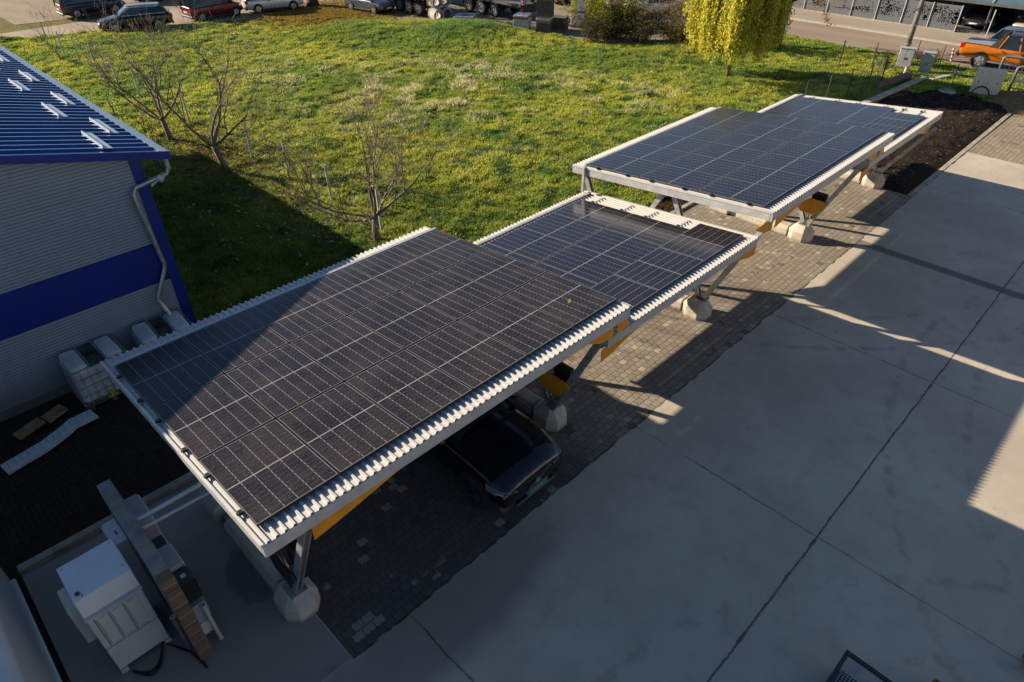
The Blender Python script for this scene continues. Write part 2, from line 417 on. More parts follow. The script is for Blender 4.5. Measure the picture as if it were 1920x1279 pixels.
# ------------------------------------------------------------------ grass blades
def in_view(x, y, z, mrg=0.12):
    cyw, syw, cp, sp = math.cos(YAW), math.sin(YAW), math.cos(PITCH), math.sin(PITCH)
    dx, dy, dz = x - CAM.x, y - CAM.y, z - CAM.z
    r = dx * cyw - dy * syw; f = (dx * syw + dy * cyw) * cp - dz * sp; d = (dx * syw + dy * cyw) * sp + dz * cp
    fx = 1240.81 / 960; fy = 1240.81 / 639.5
    return (np.abs(r / f * fx) < 1 + mrg) & (np.abs(d / f * fy) < 1 + mrg) & (f > 0)
m, b = newmat('grass_blades')
at = m.node_tree.nodes.new('ShaderNodeAttribute'); at.attribute_name = 'tint'
setp(b, col=at.outputs['Color'], rough=0.65, spec=0.25)
b.inputs['Subsurface Weight'].default_value = 0.0
tr = m.node_tree.nodes.new('ShaderNodeBsdfTranslucent'); m.node_tree.links.new(at.outputs['Color'], tr.inputs[0])
mx = m.node_tree.nodes.new('ShaderNodeMixShader'); mx.inputs[0].default_value = 0.42
m.node_tree.links.new(b.outputs[0], mx.inputs[1]); m.node_tree.links.new(tr.outputs[0], mx.inputs[2])
m.node_tree.links.new(mx.outputs[0], m.node_tree.nodes['Material Output'].inputs[0]); m_grass = m

def blades(name, N, poly, bounds, colfn, hfn, label, w0=0.028):
    x = rng.uniform(bounds[0], bounds[1], N); y = rng.uniform(bounds[2], bounds[3], N)
    k = inside(x, y, poly) & in_view(x, y, 0.1)
    clump = vnoise(x, y, 2.4, 3, 3)
    k &= rng.uniform(0, 1, N) < np.clip(0.25 + 1.6 * (clump - 0.25), 0.2, 1)
    x, y, clump = x[k], y[k], clump[k]; n = len(x)
    z = meadow_z(x, y) - 0.01
    h = hfn(x, y) * rng.uniform(0.6, 1.35, n) * (0.55 + 0.9 * clump)
    a = rng.uniform(0, 2 * np.pi, n); dist = np.sqrt((x - CAM.x) ** 2 + (y - CAM.y) ** 2)
    w = w0 * (0.45 + dist / 60)
    lean = rng.uniform(0.3, 1.3, n) * h; la = rng.uniform(0, 2 * np.pi, n)
    V = np.empty((n, 3, 3)); ca, sa = np.cos(a) * w, np.sin(a) * w
    V[:, 0] = np.stack([x - ca, y - sa, z], 1); V[:, 1] = np.stack([x + ca, y + sa, z], 1)
    V[:, 2] = np.stack([x + np.cos(la) * lean, y + np.sin(la) * lean, z + h], 1)
    c = colfn(x, y, n); C = np.repeat(c[:, None, :], 3, 1)
    o = mesh_np(name, V.reshape(-1, 3), np.arange(n * 3).reshape(n, 3), m_grass, C.reshape(-1, 3))
    tag(o, label, 'grass', kind='stuff'); return o
def pale_amount(x, y):
    band = np.exp(-(((x - 21.5) / 6.5) ** 2 + ((y - 16.5) / 6.5) ** 2)) + 0.7 * np.exp(-(((x - 28) / 3.5) ** 2 + ((y - 9) / 2.5) ** 2)) + 0.5 * np.exp(-(((x - 17.5) / 3) ** 2 + ((y - 25) / 4) ** 2))
    return np.clip((vnoise(x, y, 0.9, 21) - 0.47) * 5, 0, 1) * np.clip(band, 0, 1)
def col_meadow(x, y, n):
    t = vnoise(x, y, 0.28, 31); u = vnoise(x, y, 1.7, 32); r = rng.uniform(0, 1, n)
    a = np.array([0.19, 0.28, 0.045]); b_ = np.array([0.38, 0.41, 0.06]); d = np.array([0.08, 0.17, 0.042]); p_ = np.array([0.66, 0.58, 0.40]); br = np.array([0.27, 0.20, 0.06])
    k = np.clip((t - 0.35) * 3, 0, 1)[:, None]; c = a * (1 - k) + b_ * k
    k = np.clip((0.45 - u) * 6, 0, 1)[:, None]; c = c * (1 - k) + d * k
    k = ((r < 0.10) * 0.8)[:, None]; c = c * (1 - k) + br * k
    pa = pale_amount(x, y); k = ((rng.uniform(0, 1, n) < pa * 0.75 + 0.012) * 0.85)[:, None]; c = c * (1 - k) + p_ * k
    lush = np.exp(-(((x - 30) / 4) ** 2 + ((y - 26) / 4) ** 2))[:, None]; c = c * (1 - 0.5 * lush) + d * 1.3 * 0.5 * lush
    shade_dim = 1 - 0.5 * np.clip((9.6 - x) / 1.5, 0, 1) * np.clip((17.5 - y) / 4, 0, 1)  # hall shadow left of the fence, deepened in the blade colour
    return c * (1.22 * shade_dim * rng.uniform(0.7, 1.3, n))[:, None]
def h_meadow(x, y): return 0.055 + 0.10 * vnoise(x, y, 0.7, 41) + 0.2 * mound(x, y) + 0.10 * pale_amount(x, y)
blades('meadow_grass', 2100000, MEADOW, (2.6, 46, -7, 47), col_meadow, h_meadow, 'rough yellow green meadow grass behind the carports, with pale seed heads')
# ------------------------------------------------------------------ carports
TILT = 0.0932; TA = math.atan(TILT)
PXW, PYW = 1.1927, 1.742                # panel pitch along the carport and down the slope
m_sheetw, b = newmat('white_roof_sheet')
x, y, z, v = xyz('Object')
screw = ((x / 0.12).frac() - 0.27).abs().lt(0.09) * (y + 0.10).abs().lt(0.012)
n1 = noise(v, 2.5, 5, 0.65)
c = mix(n1.ss(0.4, 0.75) * 0.35, (0.50, 0.495, 0.485), (0.40, 0.39, 0.365))
c = mix(noise(vec(x * 1.5, y * 0.3, 0.0), 9, 3).ss(0.6, 0.8) * 0.2, c, (0.5, 0.46, 0.4))
setp(b, col=mix(screw, c, (0.03, 0.03, 0.03)), rough=0.38, spec=0.5)
m_steel = M('galvanised_steel', (0.40, 0.41, 0.42), 0.42, 0.55, var=0.22, sc=5, bmp=0.05)
m_steel_d = M('zinc_bolts', (0.5, 0.5, 0.5), 0.35, 0.8, var=0.2)
m_fascia = M('grey_fascia_steel', (0.42, 0.43, 0.45), 0.45, 0.25, var=0.12, sc=4)
m_alu = M('white_aluminium', (0.58, 0.58, 0.575), 0.35, 0.2, var=0.08)
m_black = M('black_plastic', (0.015, 0.015, 0.016), 0.4, var=0.3)
m_orange = M('orange_powder_coat', (0.60, 0.245, 0.008), 0.42, var=0.12, sc=4)
m_cast, b = newmat('cast_concrete'); x, y, z, v = xyz('World')
n1 = noise(v, 3.5, 5, 0.65); n2 = noise(v, 24, 3); st = noise(vec(x * 6, y * 6, z * 0.8), 1.6, 4, 0.6)
c = mix(n1.ss(0.3, 0.7), (0.40, 0.36, 0.30), (0.54, 0.49, 0.41)); c = mix(st.ss(0.55, 0.75) * 0.4, c, (0.28, 0.25, 0.21))
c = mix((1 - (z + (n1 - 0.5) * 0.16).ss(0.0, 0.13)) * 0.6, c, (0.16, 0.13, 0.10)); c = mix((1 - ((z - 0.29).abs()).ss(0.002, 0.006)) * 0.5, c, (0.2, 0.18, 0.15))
c = mix((1 - X(voro(v, 16).outputs['Distance']).ss(0.06, 0.12)) * 0.35, c, (0.2, 0.18, 0.15))
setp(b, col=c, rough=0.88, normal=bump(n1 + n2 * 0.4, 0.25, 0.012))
m_cable = M('black_cable', (0.012, 0.012, 0.013), 0.5)

def mat_panel(name, hlen=0.85, droplets=1.0, sp=0.45):
    m, b = newmat(name); x, y, z, v = xyz('Object')
    wx, wy = 0.5775, hlen
    cp = wx * 2 / 6; hp = hlen / 9
    u = ((x + wx) / cp).frac(); du = u.min(1 - u) * cp
    inner = x.abs().lt(wx - cp * 0.4)
    w_ = ((y.abs()) / hp); t = w_.frac()
    dash = (t - 0.5).abs().lt(0.33)
    coll = du.lt(0.0045) * dash * inner
    colf = du.lt(0.0025) * inner
    mid = y.abs().lt(0.0085)
    rim = x.abs().gt(wx - 0.006).max(y.abs().gt(wy - 0.007))
    dt = t.min(1 - t) * hp
    rowl = dt.lt(0.0016)
    bus = (((x + wx) / (cp / 9)).frac() - 0.5).abs().lt(0.035)
    cellv = white(vec(((x + wx) / cp).floor(), (y / hp).floor(), 1.0))
    ob = X.nt.nodes.new('ShaderNodeObjectInfo'); r = X(ob.outputs['Random'])
    c = mix(cellv, (0.010, 0.0115, 0.017), (0.015, 0.016, 0.023))
    c = mix(bus * 0.10, c, (0.2, 0.2, 0.2))
    c = mix(rowl * 0.22, c, (0.35, 0.35, 0.35))
    c = mix(colf * 0.12, c, (0.4, 0.4, 0.4))
    c = mix(coll * 0.42, c, (0.52, 0.52, 0.52))
    c = mix(mid.max(rim) * 0.54, c, (0.52, 0.52, 0.52))
    # dew and dust film: a thin pale scatter of drops, stronger on some modules
    off = vec(x + r * 37.0, y + r * 11.0, r * 5.0)
    film = noise(off, 1.3, 4, 0.6); dew = noise(off, 55, 3, 0.75); dew2 = noise(off, 150, 2, 0.7)
    vo = voro(off, 70); vd = X(vo.outputs['Distance']); pick = white(vo.outputs['Position'])
    drop = (1 - vd.ss(0.18, 0.36)) * pick.gt(0.62)
    c = mix((film.ss(0.3, 0.75) * 0.025 + dew.ss(0.5, 0.7) * 0.035 + dew2.ss(0.5, 0.75) * 0.02) * droplets, c, (0.70, 0.56, 0.44))
    vo2 = voro(off, 42); glint = (1 - X(vo2.outputs['Distance']).ss(0.08, 0.18)) * white(vo2.outputs['Position']).gt(0.83)  # bright specks: sun glints on the drops, painted into the colour
    c = mix((drop * 0.08 + glint * 0.5) * droplets, c, (0.75, 0.72, 0.68))
    setp(b, col=c, rough=(0.12 + film * 0.10 + dew * 0.06 * droplets), spec=sp, ior=1.45)
    b.inputs['Specular Tint'].default_value = (0.34, 0.55, 1.0, 1)
    hgt = drop * 1.0 + dew * 0.7
    setp(b, normal=bump(hgt, 0.10 * droplets, 0.004))
    return m
m_pv = mat_panel('dewy_solar_glass', 0.85, 1.0, 0.16); m_pvd = mat_panel('clean_solar_glass', 0.85, 0.3, 0.6)
m_pvf = M('dark_module_frame', (0.15, 0.15, 0.155), 0.32, 0.6, var=0.2)

m_pvn = M('black_module_frame', (0.05, 0.05, 0.052), 0.35, 0.5, var=0.2)
def panel_proto(mg, m_pvf):
    t = thing('solar_panel', 'x', 'solar panel')
    g = MB().box(-0.5765, 0.5765, -0.849, 0.849, -0.033, -0.001); g.build('glass', mg, t)
    f = MB()
    f.box(-0.588, -0.5768, -0.861, 0.861, -0.035, 0.0); f.box(0.5768, 0.588, -0.861, 0.861, -0.035, 0.0)
    f.box(-0.5767, 0.5767, -0.861, -0.8494, -0.035, 0.0); f.box(-0.5767, 0.5767, 0.8494, 0.861, -0.035, 0.0)
    f.build('frame', m_pvf, t)
    return t
proto_near = panel_proto(m_pv, m_pvn); proto_far = panel_proto(m_pvd, m_pvf)
used = {proto_near.name: False, proto_far.name: False}
ORD = ['first', 'second', 'third', 'fourth', 'fifth', 'sixth']
def place_panel(proto, x, y, z, sideways, label, group):
    if used[proto.name]: o = copy_tree(proto)
    else: o = proto; used[proto.name] = True
    o.location = (x, y, z)
    o.rotation_euler = (-TA, 0, 0)
    if sideways:
        o.rotation_mode = 'QUATERNION'
        o.rotation_quaternion = Matrix.Rotation(-TA, 3, 'X').to_quaternion() @ Matrix.Rotation(math.pi / 2, 3, 'Z').to_quaternion()
    o['label'] = label; o['group'] = group
def zp(y, high):                        # top of the module plane
    return 3.2 - TILT * y if high else 2.4542 - TILT * (y + 0.3055)
def zs(y, high): return zp(y, high) - 0.088   # roof sheet valley
HI = {True: (-5.5, 0.46), False: (-5.21, 0.12)}

def sub(mb, name, m, root, **k):
    return mb.build(name, m, root, loc=-Vector(root.location), **k)

def roof(name, x0, x1, high, label, clamps=None, clampx=None, left_open=True):
    yf, yb = HI[high]
    t = thing(name, label, 'carport roof', (x0, yf, 0), 0, 'carport roofs in a stepped row')
    # sheet with ribs running down the slope
    L = x1 - x0; n = int(round(L / 0.12)); D = yb - yf; s = MB()
    prof = [(0, 0), (0.066, 0), (0.077, 0.034), (0.107, 0.034), (0.12, 0)]
    pts = []
    for i in range(n):
        for a, h in prof[:-1]: pts.append((i * 0.12 + a, h))
    pts.append((n * 0.12, 0))
    k = L / (n * 0.12); NN = 2
    vs = []
    for j in range(NN):
        yy = D * j / (NN - 1)
        for a, h in pts: vs.append((a * k, yy, h - TILT * yy))
    P = len(pts); fs = [(i, i + 1, P + i + 1, P + i) for i in range(P - 1)]
    s.add(vs, fs)
    # the y used by the screw pattern is measured from the front edge, negative going back
    o = s.build('roof_sheet', m_sheetw, t); o.location = (0, 0, zs(yf, high))
    so_ = o.modifiers.new('thick', 'SOLIDIFY'); so_.thickness = 0.004; so_.offset = -1
    # perimeter beams
    zf, zb = zs(yf, high), zs(yb, high)
    e = MB()
    e.box(x0 + 0.004, x1 - 0.004, yf - 0.006, yf + 0.05, zf - 0.205, zf - 0.008); e.box(x0 + 0.004, x1 - 0.004, yf - 0.006, yf + 0.09, zf - 0.212, zf - 0.2052)
    sub(e, 'front_beam', m_fascia, t)
    e = MB(); e.box(x0 + 0.004, x1 - 0.004, yb - 0.06, yb + 0.0, zb - 0.19, zb - 0.008); sub(e, 'rear_beam', m_fascia, t)
    for xx, nm in ((x0, 'left'), (x1, 'right')):
        d = 1 if nm == 'left' else -1
        e = MB(); xa, xb_ = sorted((xx + d * 0.0, xx + d * 0.055))
        e.prism([(xa, yf + 0.055, zf - 0.20), (xa, yb - 0.065, zb - 0.19), (xa, yb - 0.065, zb - 0.01), (xa, yf + 0.055, zf - 0.01)], (xb_ - xa, 0, 0))
        sub(e, 'end_beam', m_fascia, t)
        e = MB(); xa, xb_ = sorted((xx - d * 0.012, xx + d * 0.03))
        e.prism([(xa, yf, zf - 0.01), (xa, yb, zb - 0.01), (xa, yb, zb + 0.034), (xa, yf, zf + 0.034)], (xb_ - xa, 0, 0))
        sub(e, 'edge_trim', m_alu, t)
    for yy in (-4.05, -2.65, -1.25):
        e = MB(); z_ = zs(yy, high); e.box(x0 + 0.06, x1 - 0.06, yy - 0.03, yy + 0.03, z_ - 0.13, z_ - 0.012); sub(e, 'purlin', m_steel, t)
    return t

# x extents of the four roofs and of the five frames under them
R1 = roof('carport_roof', -0.09, 7.175, True, 'raised white ribbed carport roof nearest the camera, partly shaded by the blue hall')
R2 = roof('carport_roof', 7.0, 12.76, False, 'low white ribbed roof tucked under the end of the nearest roof')
R3 = roof('carport_roof', 12.54, 19.815, True, 'raised white ribbed carport roof third from the camera, fully sunlit')
R4 = roof('carport_roof', 19.42, 25.85, False, 'low white ribbed roof at the far end beside the dark planting bed')

def rails(root, x0, x1, ys, high, ends):
    for yy in ys:
        z_ = zp(yy, high)
        e = MB(); e.obox((x0, yy, z_ - 0.045), (x1, yy, z_ - 0.045), 0.04, 0.018); sub(e, 'rail', m_alu, root)
        for xe in ends:
            e = MB(); e.box(xe - 0.03, xe + 0.03, yy - 0.035, yy + 0.035, z_ - 0.038, z_ + 0.006); e.box(xe - 0.05, xe - 0.03, yy - 0.02, yy + 0.02, z_ - 0.036, z_ - 0.01); sub(e, 'clamp', m_black, root, bevel=0.004)

rows_hi = [-(r + f) * PYW for r in range(3) for f in (0.22, 0.78)]
rails(R1, -0.07, 7.15, rows_hi, True, (-0.03,))
rails(R3, 12.56, 19.79, rows_hi, True, (12.605,))
Y2 = -0.3055
rows_lo = [Y2 - (r + f) * PYW for r in range(2) for f in (0.22, 0.78)] + [Y2 - 2 * PYW - 0.26, Y2 - 2 * PYW - 0.86]
rails(R2, 7.05, 12.6, rows_lo, False, (12.10,))
rails(R4, 19.5, 25.7, rows_lo, False, (25.37,))

RN = ['back', 'middle', 'front']
def grid_hi(x0, proto, where, group):
    for r in range(3):
        for c_ in range(6):
            xx, yy = x0 + (c_ + 0.5) * PXW, -(r + 0.5) * PYW
            place_panel(proto, xx, yy, zp(yy, True), False, 'solar panel in the %s row of %s, %s from its left end' % (RN[r], where, ORD[c_]), group)
grid_hi(0.0, proto_near, 'the nearest carport roof', 'solar panels on the nearest roof')
grid_hi(12.6353, proto_far, 'the third, raised roof', 'solar panels on the third roof')
def grid_lo(xr, ncol, xs, proto, where, group):
    for r in range(2):
        for c_ in range(ncol):
            xx, yy = xr - (c_ + 0.5) * PXW, Y2 - (r + 0.5) * PYW
            place_panel(proto, xx, yy, zp(yy, False), False, 'solar panel in the %s row of %s, %s from its right end' % (('back', 'second')[r], where, ORD[c_]), group)
    for i, xx in enumerate(xs):
        yy = Y2 - 2 * PYW - 0.565
        place_panel(proto, xx - 0.871, yy, zp(yy, False), True, 'sideways solar panel at the front of %s, %s from its right end' % (where, ORD[i]), group)
grid_lo(12.07, 4, [12.53 - i * PYW for i in range(3)], proto_far, 'the second, low roof', 'solar panels on the second roof')
grid_lo(25.34, 5, [24.82 - i * PYW for i in range(3)], proto_far, 'the farthest, low roof', 'solar panels on the farthest roof')

# flat cable trays along the rear edge, with the drop from the third roof
def tray(root, x0, x1, y_, high):
    e = MB(); z_ = zs(y_, high) + 0.03; e.box(x0, x1, y_ - 0.045, y_ + 0.045, z_, z_ + 0.06); sub(e, 'cable_tray', m_fascia, root, bevel=0.006)
tray(R1, 0.02, 7.2, 0.075, True); tray(R3, 12.6, 19.83, 0.075, True)
tray(R2, 7.5, 12.62, -0.17, False); tray(R4, 20.05, 25.8, -0.17, False)
e = MB(); e.box(12.47, 12.53, -0.03, 0.05, zs(0, False) + 0.1, zs(0, True) + 0.06); e.box(12.47, 12.53, -0.16, -0.034, zs(-.1, False) + 0.03, zs(-.1, False) + 0.085); sub(e, 'cable_drop', m_fascia, R3, bevel=0.005)

# ---- frames: cast base, V struts, cross beams, orange brackets
def isec(w, h, t): return [(-w/2, -h/2), (w/2, -h/2), (w/2, -h/2+t), (t/2, -h/2+t), (t/2, h/2-t), (w/2, h/2-t), (w/2, h/2), (-w/2, h/2), (-w/2, h/2-t), (-t/2, h/2-t), (-t/2, -h/2+t), (-w/2, -h/2+t)]
def block_mb(cx, cy_, w, d, h):
    """faceted footing: eight-sided, upright to 60 %, then sloping in to a small flat top"""
    b_ = MB(); ch = 0.52
    def ring(s, z):
        a, c_ = w / 2 * s, d / 2 * s; k = ch * s
        return [(cx - a + a * k, cy_ - c_, z), (cx + a - a * k, cy_ - c_, z), (cx + a, cy_ - c_ + c_ * k, z), (cx + a, cy_ + c_ - c_ * k, z), (cx + a - a * k, cy_ + c_, z), (cx - a + a * k, cy_ + c_, z), (cx - a, cy_ + c_ - c_ * k, z), (cx - a, cy_ - c_ + c_ * k, z)]
    R = [ring(1.0, -0.05), ring(0.985, h * 0.58), ring(0.46, h)]
    vs = sum(R, []); fs = [tuple(range(7, -1, -1)), tuple(range(16, 24))]
    for i in range(2):
        for k in range(8): fs.append((i * 8 + k, i * 8 + (k + 1) % 8, i * 8 + 8 + (k + 1) % 8, i * 8 + 8 + k))
    return b_.add(vs, fs)
def carport_frame(fx, high, low, label):
    t = thing('carport_frame', label, 'carport frame', (fx, -3.98, 0), 0, 'concrete footed steel frames under the carports')
    hh = high is not None
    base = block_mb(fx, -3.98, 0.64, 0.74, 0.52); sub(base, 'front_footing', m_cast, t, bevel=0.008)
    bm_ = MB(); bm_.ext([(-0.21, -0.20), (0.21, -0.20), (0.21, 0.03), (0.14, 0.13), (-0.14, 0.13), (-0.21, 0.03)], (fx, -3.60, 0.2), (fx, -1.75, 0.2)); sub(bm_, 'footing_beam', m_cast, t, bevel=0.02)
    lk = MB().box(fx - 0.1, fx + 0.1, -1.76, -1.4, 0.02, 0.16); sub(lk, 'link_channel', m_steel, t)
    rb = MB(); rb.ext([(-0.23, -0.20), (0.23, -0.20), (0.23, 0.08), (0.15, 0.2), (-0.15, 0.2), (-0.23, 0.08)], (fx, -1.42, 0.2), (fx, -0.72, 0.2)); sub(rb, 'rear_footing', m_cast, t, bevel=0.02)
    dz = 0.0 if hh else -0.78
    for cy_, zt in ((-4.04, 0.52), (-0.95, 0.40)):
        p = MB().box(fx - 0.15, fx + 0.15, cy_ - 0.17, cy_ + 0.17, zt, zt + 0.02); p.box(fx - 0.012, fx + 0.012, cy_ - 0.14, cy_ + 0.14, zt + 0.02, zt + 0.17)
        for a in (-0.11, 0.11):
            for q_ in (-0.13, 0.13): p.cyl((fx + a, cy_ + q_, zt + 0.02), (fx + a, cy_ + q_, zt + 0.055), 0.016, 6)
        sub(p, 'base_plate', m_steel_d, t)
    ends = [((-4.12, 0.58), (-5.36, 3.3 + dz)), ((-3.95, 0.58), (-2.75, 3.1 + dz)), ((-1.04, 0.48), (-2.42, 3.07 + dz)), ((-0.86, 0.48), (0.22, 2.86 + dz))]
    for (y0, z0), (y1, z1) in ends:
        s_ = MB(); s_.ext(isec(0.13, 0.12, 0.018), (fx, y0, z0), (fx, y1, z1), (1, 0, 0)); sub(s_, 'strut', m_steel, t)
    if hh:
        hx = fx; c_ = MB(); c_.ext(isec(0.1, 0.16, 0.012), (hx, -5.42, zs(-5.42, True) - 0.225), (hx, 0.36, zs(0.36, True) - 0.225)); sub(c_, 'cross_beam', m_steel, t)
    if low is not None:
        y0 = -5.06
        for k_ in low:
            c_ = MB(); c_.ext(isec(0.08, 0.13, 0.012), (fx + k_, y0, zs(y0, False) - 0.225), (fx + k_, 0.05, zs(0.05, False) - 0.225)); sub(c_, 'cross_beam', m_steel, t)
    # orange tapered bracket plates under the edge beams
    def gus(yy, zt, sgn, ln, dp):
        g = MB(); g.prism([(fx + sgn * 0.03, yy, zt), (fx + sgn * ln, yy, zt), (fx + sgn * ln, yy, zt - 0.03), (fx + sgn * 0.42, yy, zt - dp * 0.8), (fx + sgn * 0.03, yy, zt - dp)], (0, 0.012, 0))
        sub(g, 'bracket', m_orange, t)
    if hh:
        zt = zs(-5.5, True) - 0.205
        gus(-5.475, zt, 1, 1.5 if fx < 1 or 12 < fx < 13 else 0.3, 0.29)
        if fx > 1: gus(-5.44, zt, -1, 0.9, 0.34)
        gus(0.33, zs(0.4, True) - 0.2, 1, 0.9, 0.3)
    if low is not None:
        zt = zs(-5.21, False) - 0.205
        gus(-5.185, zt, 1 if (fx < 12 or 18 < fx < 20) else -1, 1.25, 0.3)
    return t
F0 = carport_frame(0.52, True, None, 'steel carport frame at the near end beside the pale cabinet, shaded footing')
F1 = carport_frame(6.85, True, [0.22], 'steel carport frame beside the parked dark car, its footing in shade')
F2 = carport_frame(12.85, True, [-0.16], 'steel carport frame under the step between second and third roofs')
F3 = carport_frame(19.05, True, [0.45], 'sunlit steel carport frame under the third roof with a hanging orange board')
F4 = carport_frame(25.0, None, [0.0], 'last steel carport frame, its footing beside the dark planting bed')

def equipment(fx, label, bm=None):
    t = thing('equipment_board', label, 'equipment board', (fx - 0.09, -4.2, 1.1), 0, 'equipment boards hung between the struts')
    p = MB(); p.prism([(fx - 0.12, a, c_) for a, c_ in ((-3.70, 1.17), (-3.98, 1.45), (-4.46, 1.45), (-4.56, 1.35), (-4.27, 0.95), (-3.79, 0.95))], (0.03, 0, 0)); sub(p, 'board', bm or m_orange, t)
    p = MB().box(fx + 0.08, fx + 0.26, -4.40, -3.95, 1.05, 1.58); sub(p, 'inverter', m_black, t, bevel=0.02)
    p = MB().box(fx - 0.088, fx + 0.079, -4.25, -4.15, 1.15, 1.21); sub(p, 'mounting_bar', m_steel, t)
    for i in range(4):
        y0 = -4.3 + i * 0.09; q_ = [(fx - 0.1 + 0.02 * i, y0 + 0.02 * math.sin(a * 3) * (i + 1), 0.98 - (0.16 + 0.03 * i) * math.sin(a)) for a in [math.pi * j / 8 for j in range(9)]]
        q_ = [(a, y0 + 0.16 * (j / 8), c_) for j, (a, b_, c_) in enumerate(q_)]
        sub(MB().tube(q_, 0.008, 6), 'cable', m_cable, t, smooth=True)
equipment(0.52, 'black equipment board on the nearest frame, mostly hidden behind its strut', m_black)
equipment(6.85, 'orange equipment board on the shaded frame beside the dark car')
equipment(19.05, 'sunlit orange equipment board with loose cables under the third roof')
# a yellow leaf stuck to the nearest roof
lf = thing('fallen_leaf', 'small yellow leaf stuck to a front row panel of the nearest roof', 'leaf', (6.525, -4.6, zp(-4.6, True) + 0.004), 0.6)
q = MB(); q.prism([(-0.07, 0, 0), (-0.03, -0.035, 0), (0.03, -0.03, 0.004), (0.08, 0, 0.008), (0.03, 0.035, 0.01), (-0.03, 0.03, 0.004)], (0, 0, 0.003)); q.build('leaf_blade', M('yellow_leaf', (0.28, 0.22, 0.08), 0.6), lf)
q = MB().tube([(-0.12, 0, 0.002), (-0.07, 0, 0.003)], 0.004, 5); q.build('leaf_stalk', M('leaf_stalk_brown', (0.2, 0.12, 0.03), 0.7), lf)
# ------------------------------------------------------------------ blue hall on the left
m_bluep = M('blue_coated_metal', (0.0002, 0.019, 0.185), 0.42, var=0.1, sc=1.5)
m, b = newmat('blue_roof_paint'); x, y, z, v = xyz('Object')
n1 = noise(v, 1.2, 4)
setp(b, col=mix(n1.ss(0.3, 0.7), (0.002, 0.040, 0.165), (0.004, 0.052, 0.205)), rough=0.25, coat=0.5, spec=0.5); m_blueroof = m
m, b = newmat('grey_micro_ribbed_cladding'); x, y, z, v = xyz('Object')
fr = (z / 0.075).frac(); gr = 1 - (fr.min(1 - fr)).ss(0.08, 0.22); jn = 1 - ((z / 1.0 + 0.13).frac() - 0.5).abs().ss(0.0, 0.008)
c = mix(noise(v, 0.8, 4).ss(0.3, 0.7), (0.235, 0.265, 0.315), (0.275, 0.305, 0.355))
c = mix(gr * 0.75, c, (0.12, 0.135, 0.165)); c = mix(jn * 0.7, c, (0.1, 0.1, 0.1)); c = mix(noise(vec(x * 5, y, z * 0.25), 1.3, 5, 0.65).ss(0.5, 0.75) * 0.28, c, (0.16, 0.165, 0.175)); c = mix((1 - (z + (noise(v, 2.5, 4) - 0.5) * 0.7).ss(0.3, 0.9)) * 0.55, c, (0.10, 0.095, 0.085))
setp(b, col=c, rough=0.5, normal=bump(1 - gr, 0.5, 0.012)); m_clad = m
m_galv = M('zinc_pipe', (0.42, 0.43, 0.44), 0.35, 0.7, var=0.2, sc=6)
m_eave = M('pale_blue_eave_trim', (0.19, 0.28, 0.42), 0.4, 0.2, var=0.08)

hall = thing('blue_hall', 'metal hall with a royal blue ribbed roof and grey walls with a blue band', 'building', (2.74, 4.65, 0))
WX0, WX1, WY0, WY1 = -12.0, 2.74, 4.65, 27.0
RX, SL, EZ, EX = -4.6, 0.24, 4.88, 3.32
def hz(x): return EZ + SL * (EX - max(x, RX)) if x >= RX else EZ + SL * (EX - RX) - SL * (RX - x)
def wall_piece(z0, z1, x0, x1, yy, th):
    w = MB(); w.box(x0, x1, yy, yy + th, z0, z1); return w
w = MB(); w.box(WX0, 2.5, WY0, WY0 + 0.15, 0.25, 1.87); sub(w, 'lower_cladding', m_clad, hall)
w = MB(); w.box(WX0, 2.5, WY0 - 0.004, WY0 + 0.15, 1.874, 2.87); sub(w, 'blue_band', m_bluep, hall)
w = MB(); w.prism([(WX0, WY0, 2.874), (2.5, WY0, 2.874), (2.5, WY0, hz(2.5) - 0.1), (RX, WY0, hz(RX) - 0.1), (WX0, WY0, hz(WX0) - 0.1)], (0, 0.15, 0)); sub(w, 'upper_cladding', m_clad, hall)
w = MB(); w.box(WX0, WX1 - 0.003, WY0 + 0.02, WY0 + 0.2, 0, 0.247); sub(w, 'plinth', M('dark_plinth', (0.12, 0.11, 0.10), 0.9, var=0.2), hall)
w = MB(); w.prism([(2.503, WY0 - 0.025, 0.2), (WX1, WY0 - 0.025, 0.2), (WX1, WY0 - 0.025, hz(WX1) - 0.11), (2.503, WY0 - 0.025, hz(2.503) - 0.11)], (0, 0.2, 0)); sub(w, 'corner_trim', m_bluep, hall)
w = MB(); w.box(WX1 - 0.15, WX1 - 0.004, WY0 + 0.18, WY1, 0.0, EZ - 0.1); sub(w, 'side_wall', m_clad, hall)
w = MB(); w.box(WX0, WX0 + 0.15, WY0 + 0.16, WY1, 0.0, hz(WX0) - 0.12); sub(w, 'side_wall', m_clad, hall)
w = MB(); w.prism([(WX0, WY1, 0), (WX1, WY1, 0), (WX1, WY1, hz(WX1) - 0.1), (RX, WY1, hz(RX) - 0.1), (WX0, WY1, hz(WX0) - 0.1)], (0, 0.15, 0)); sub(w, 'rear_wall', m_clad, hall)
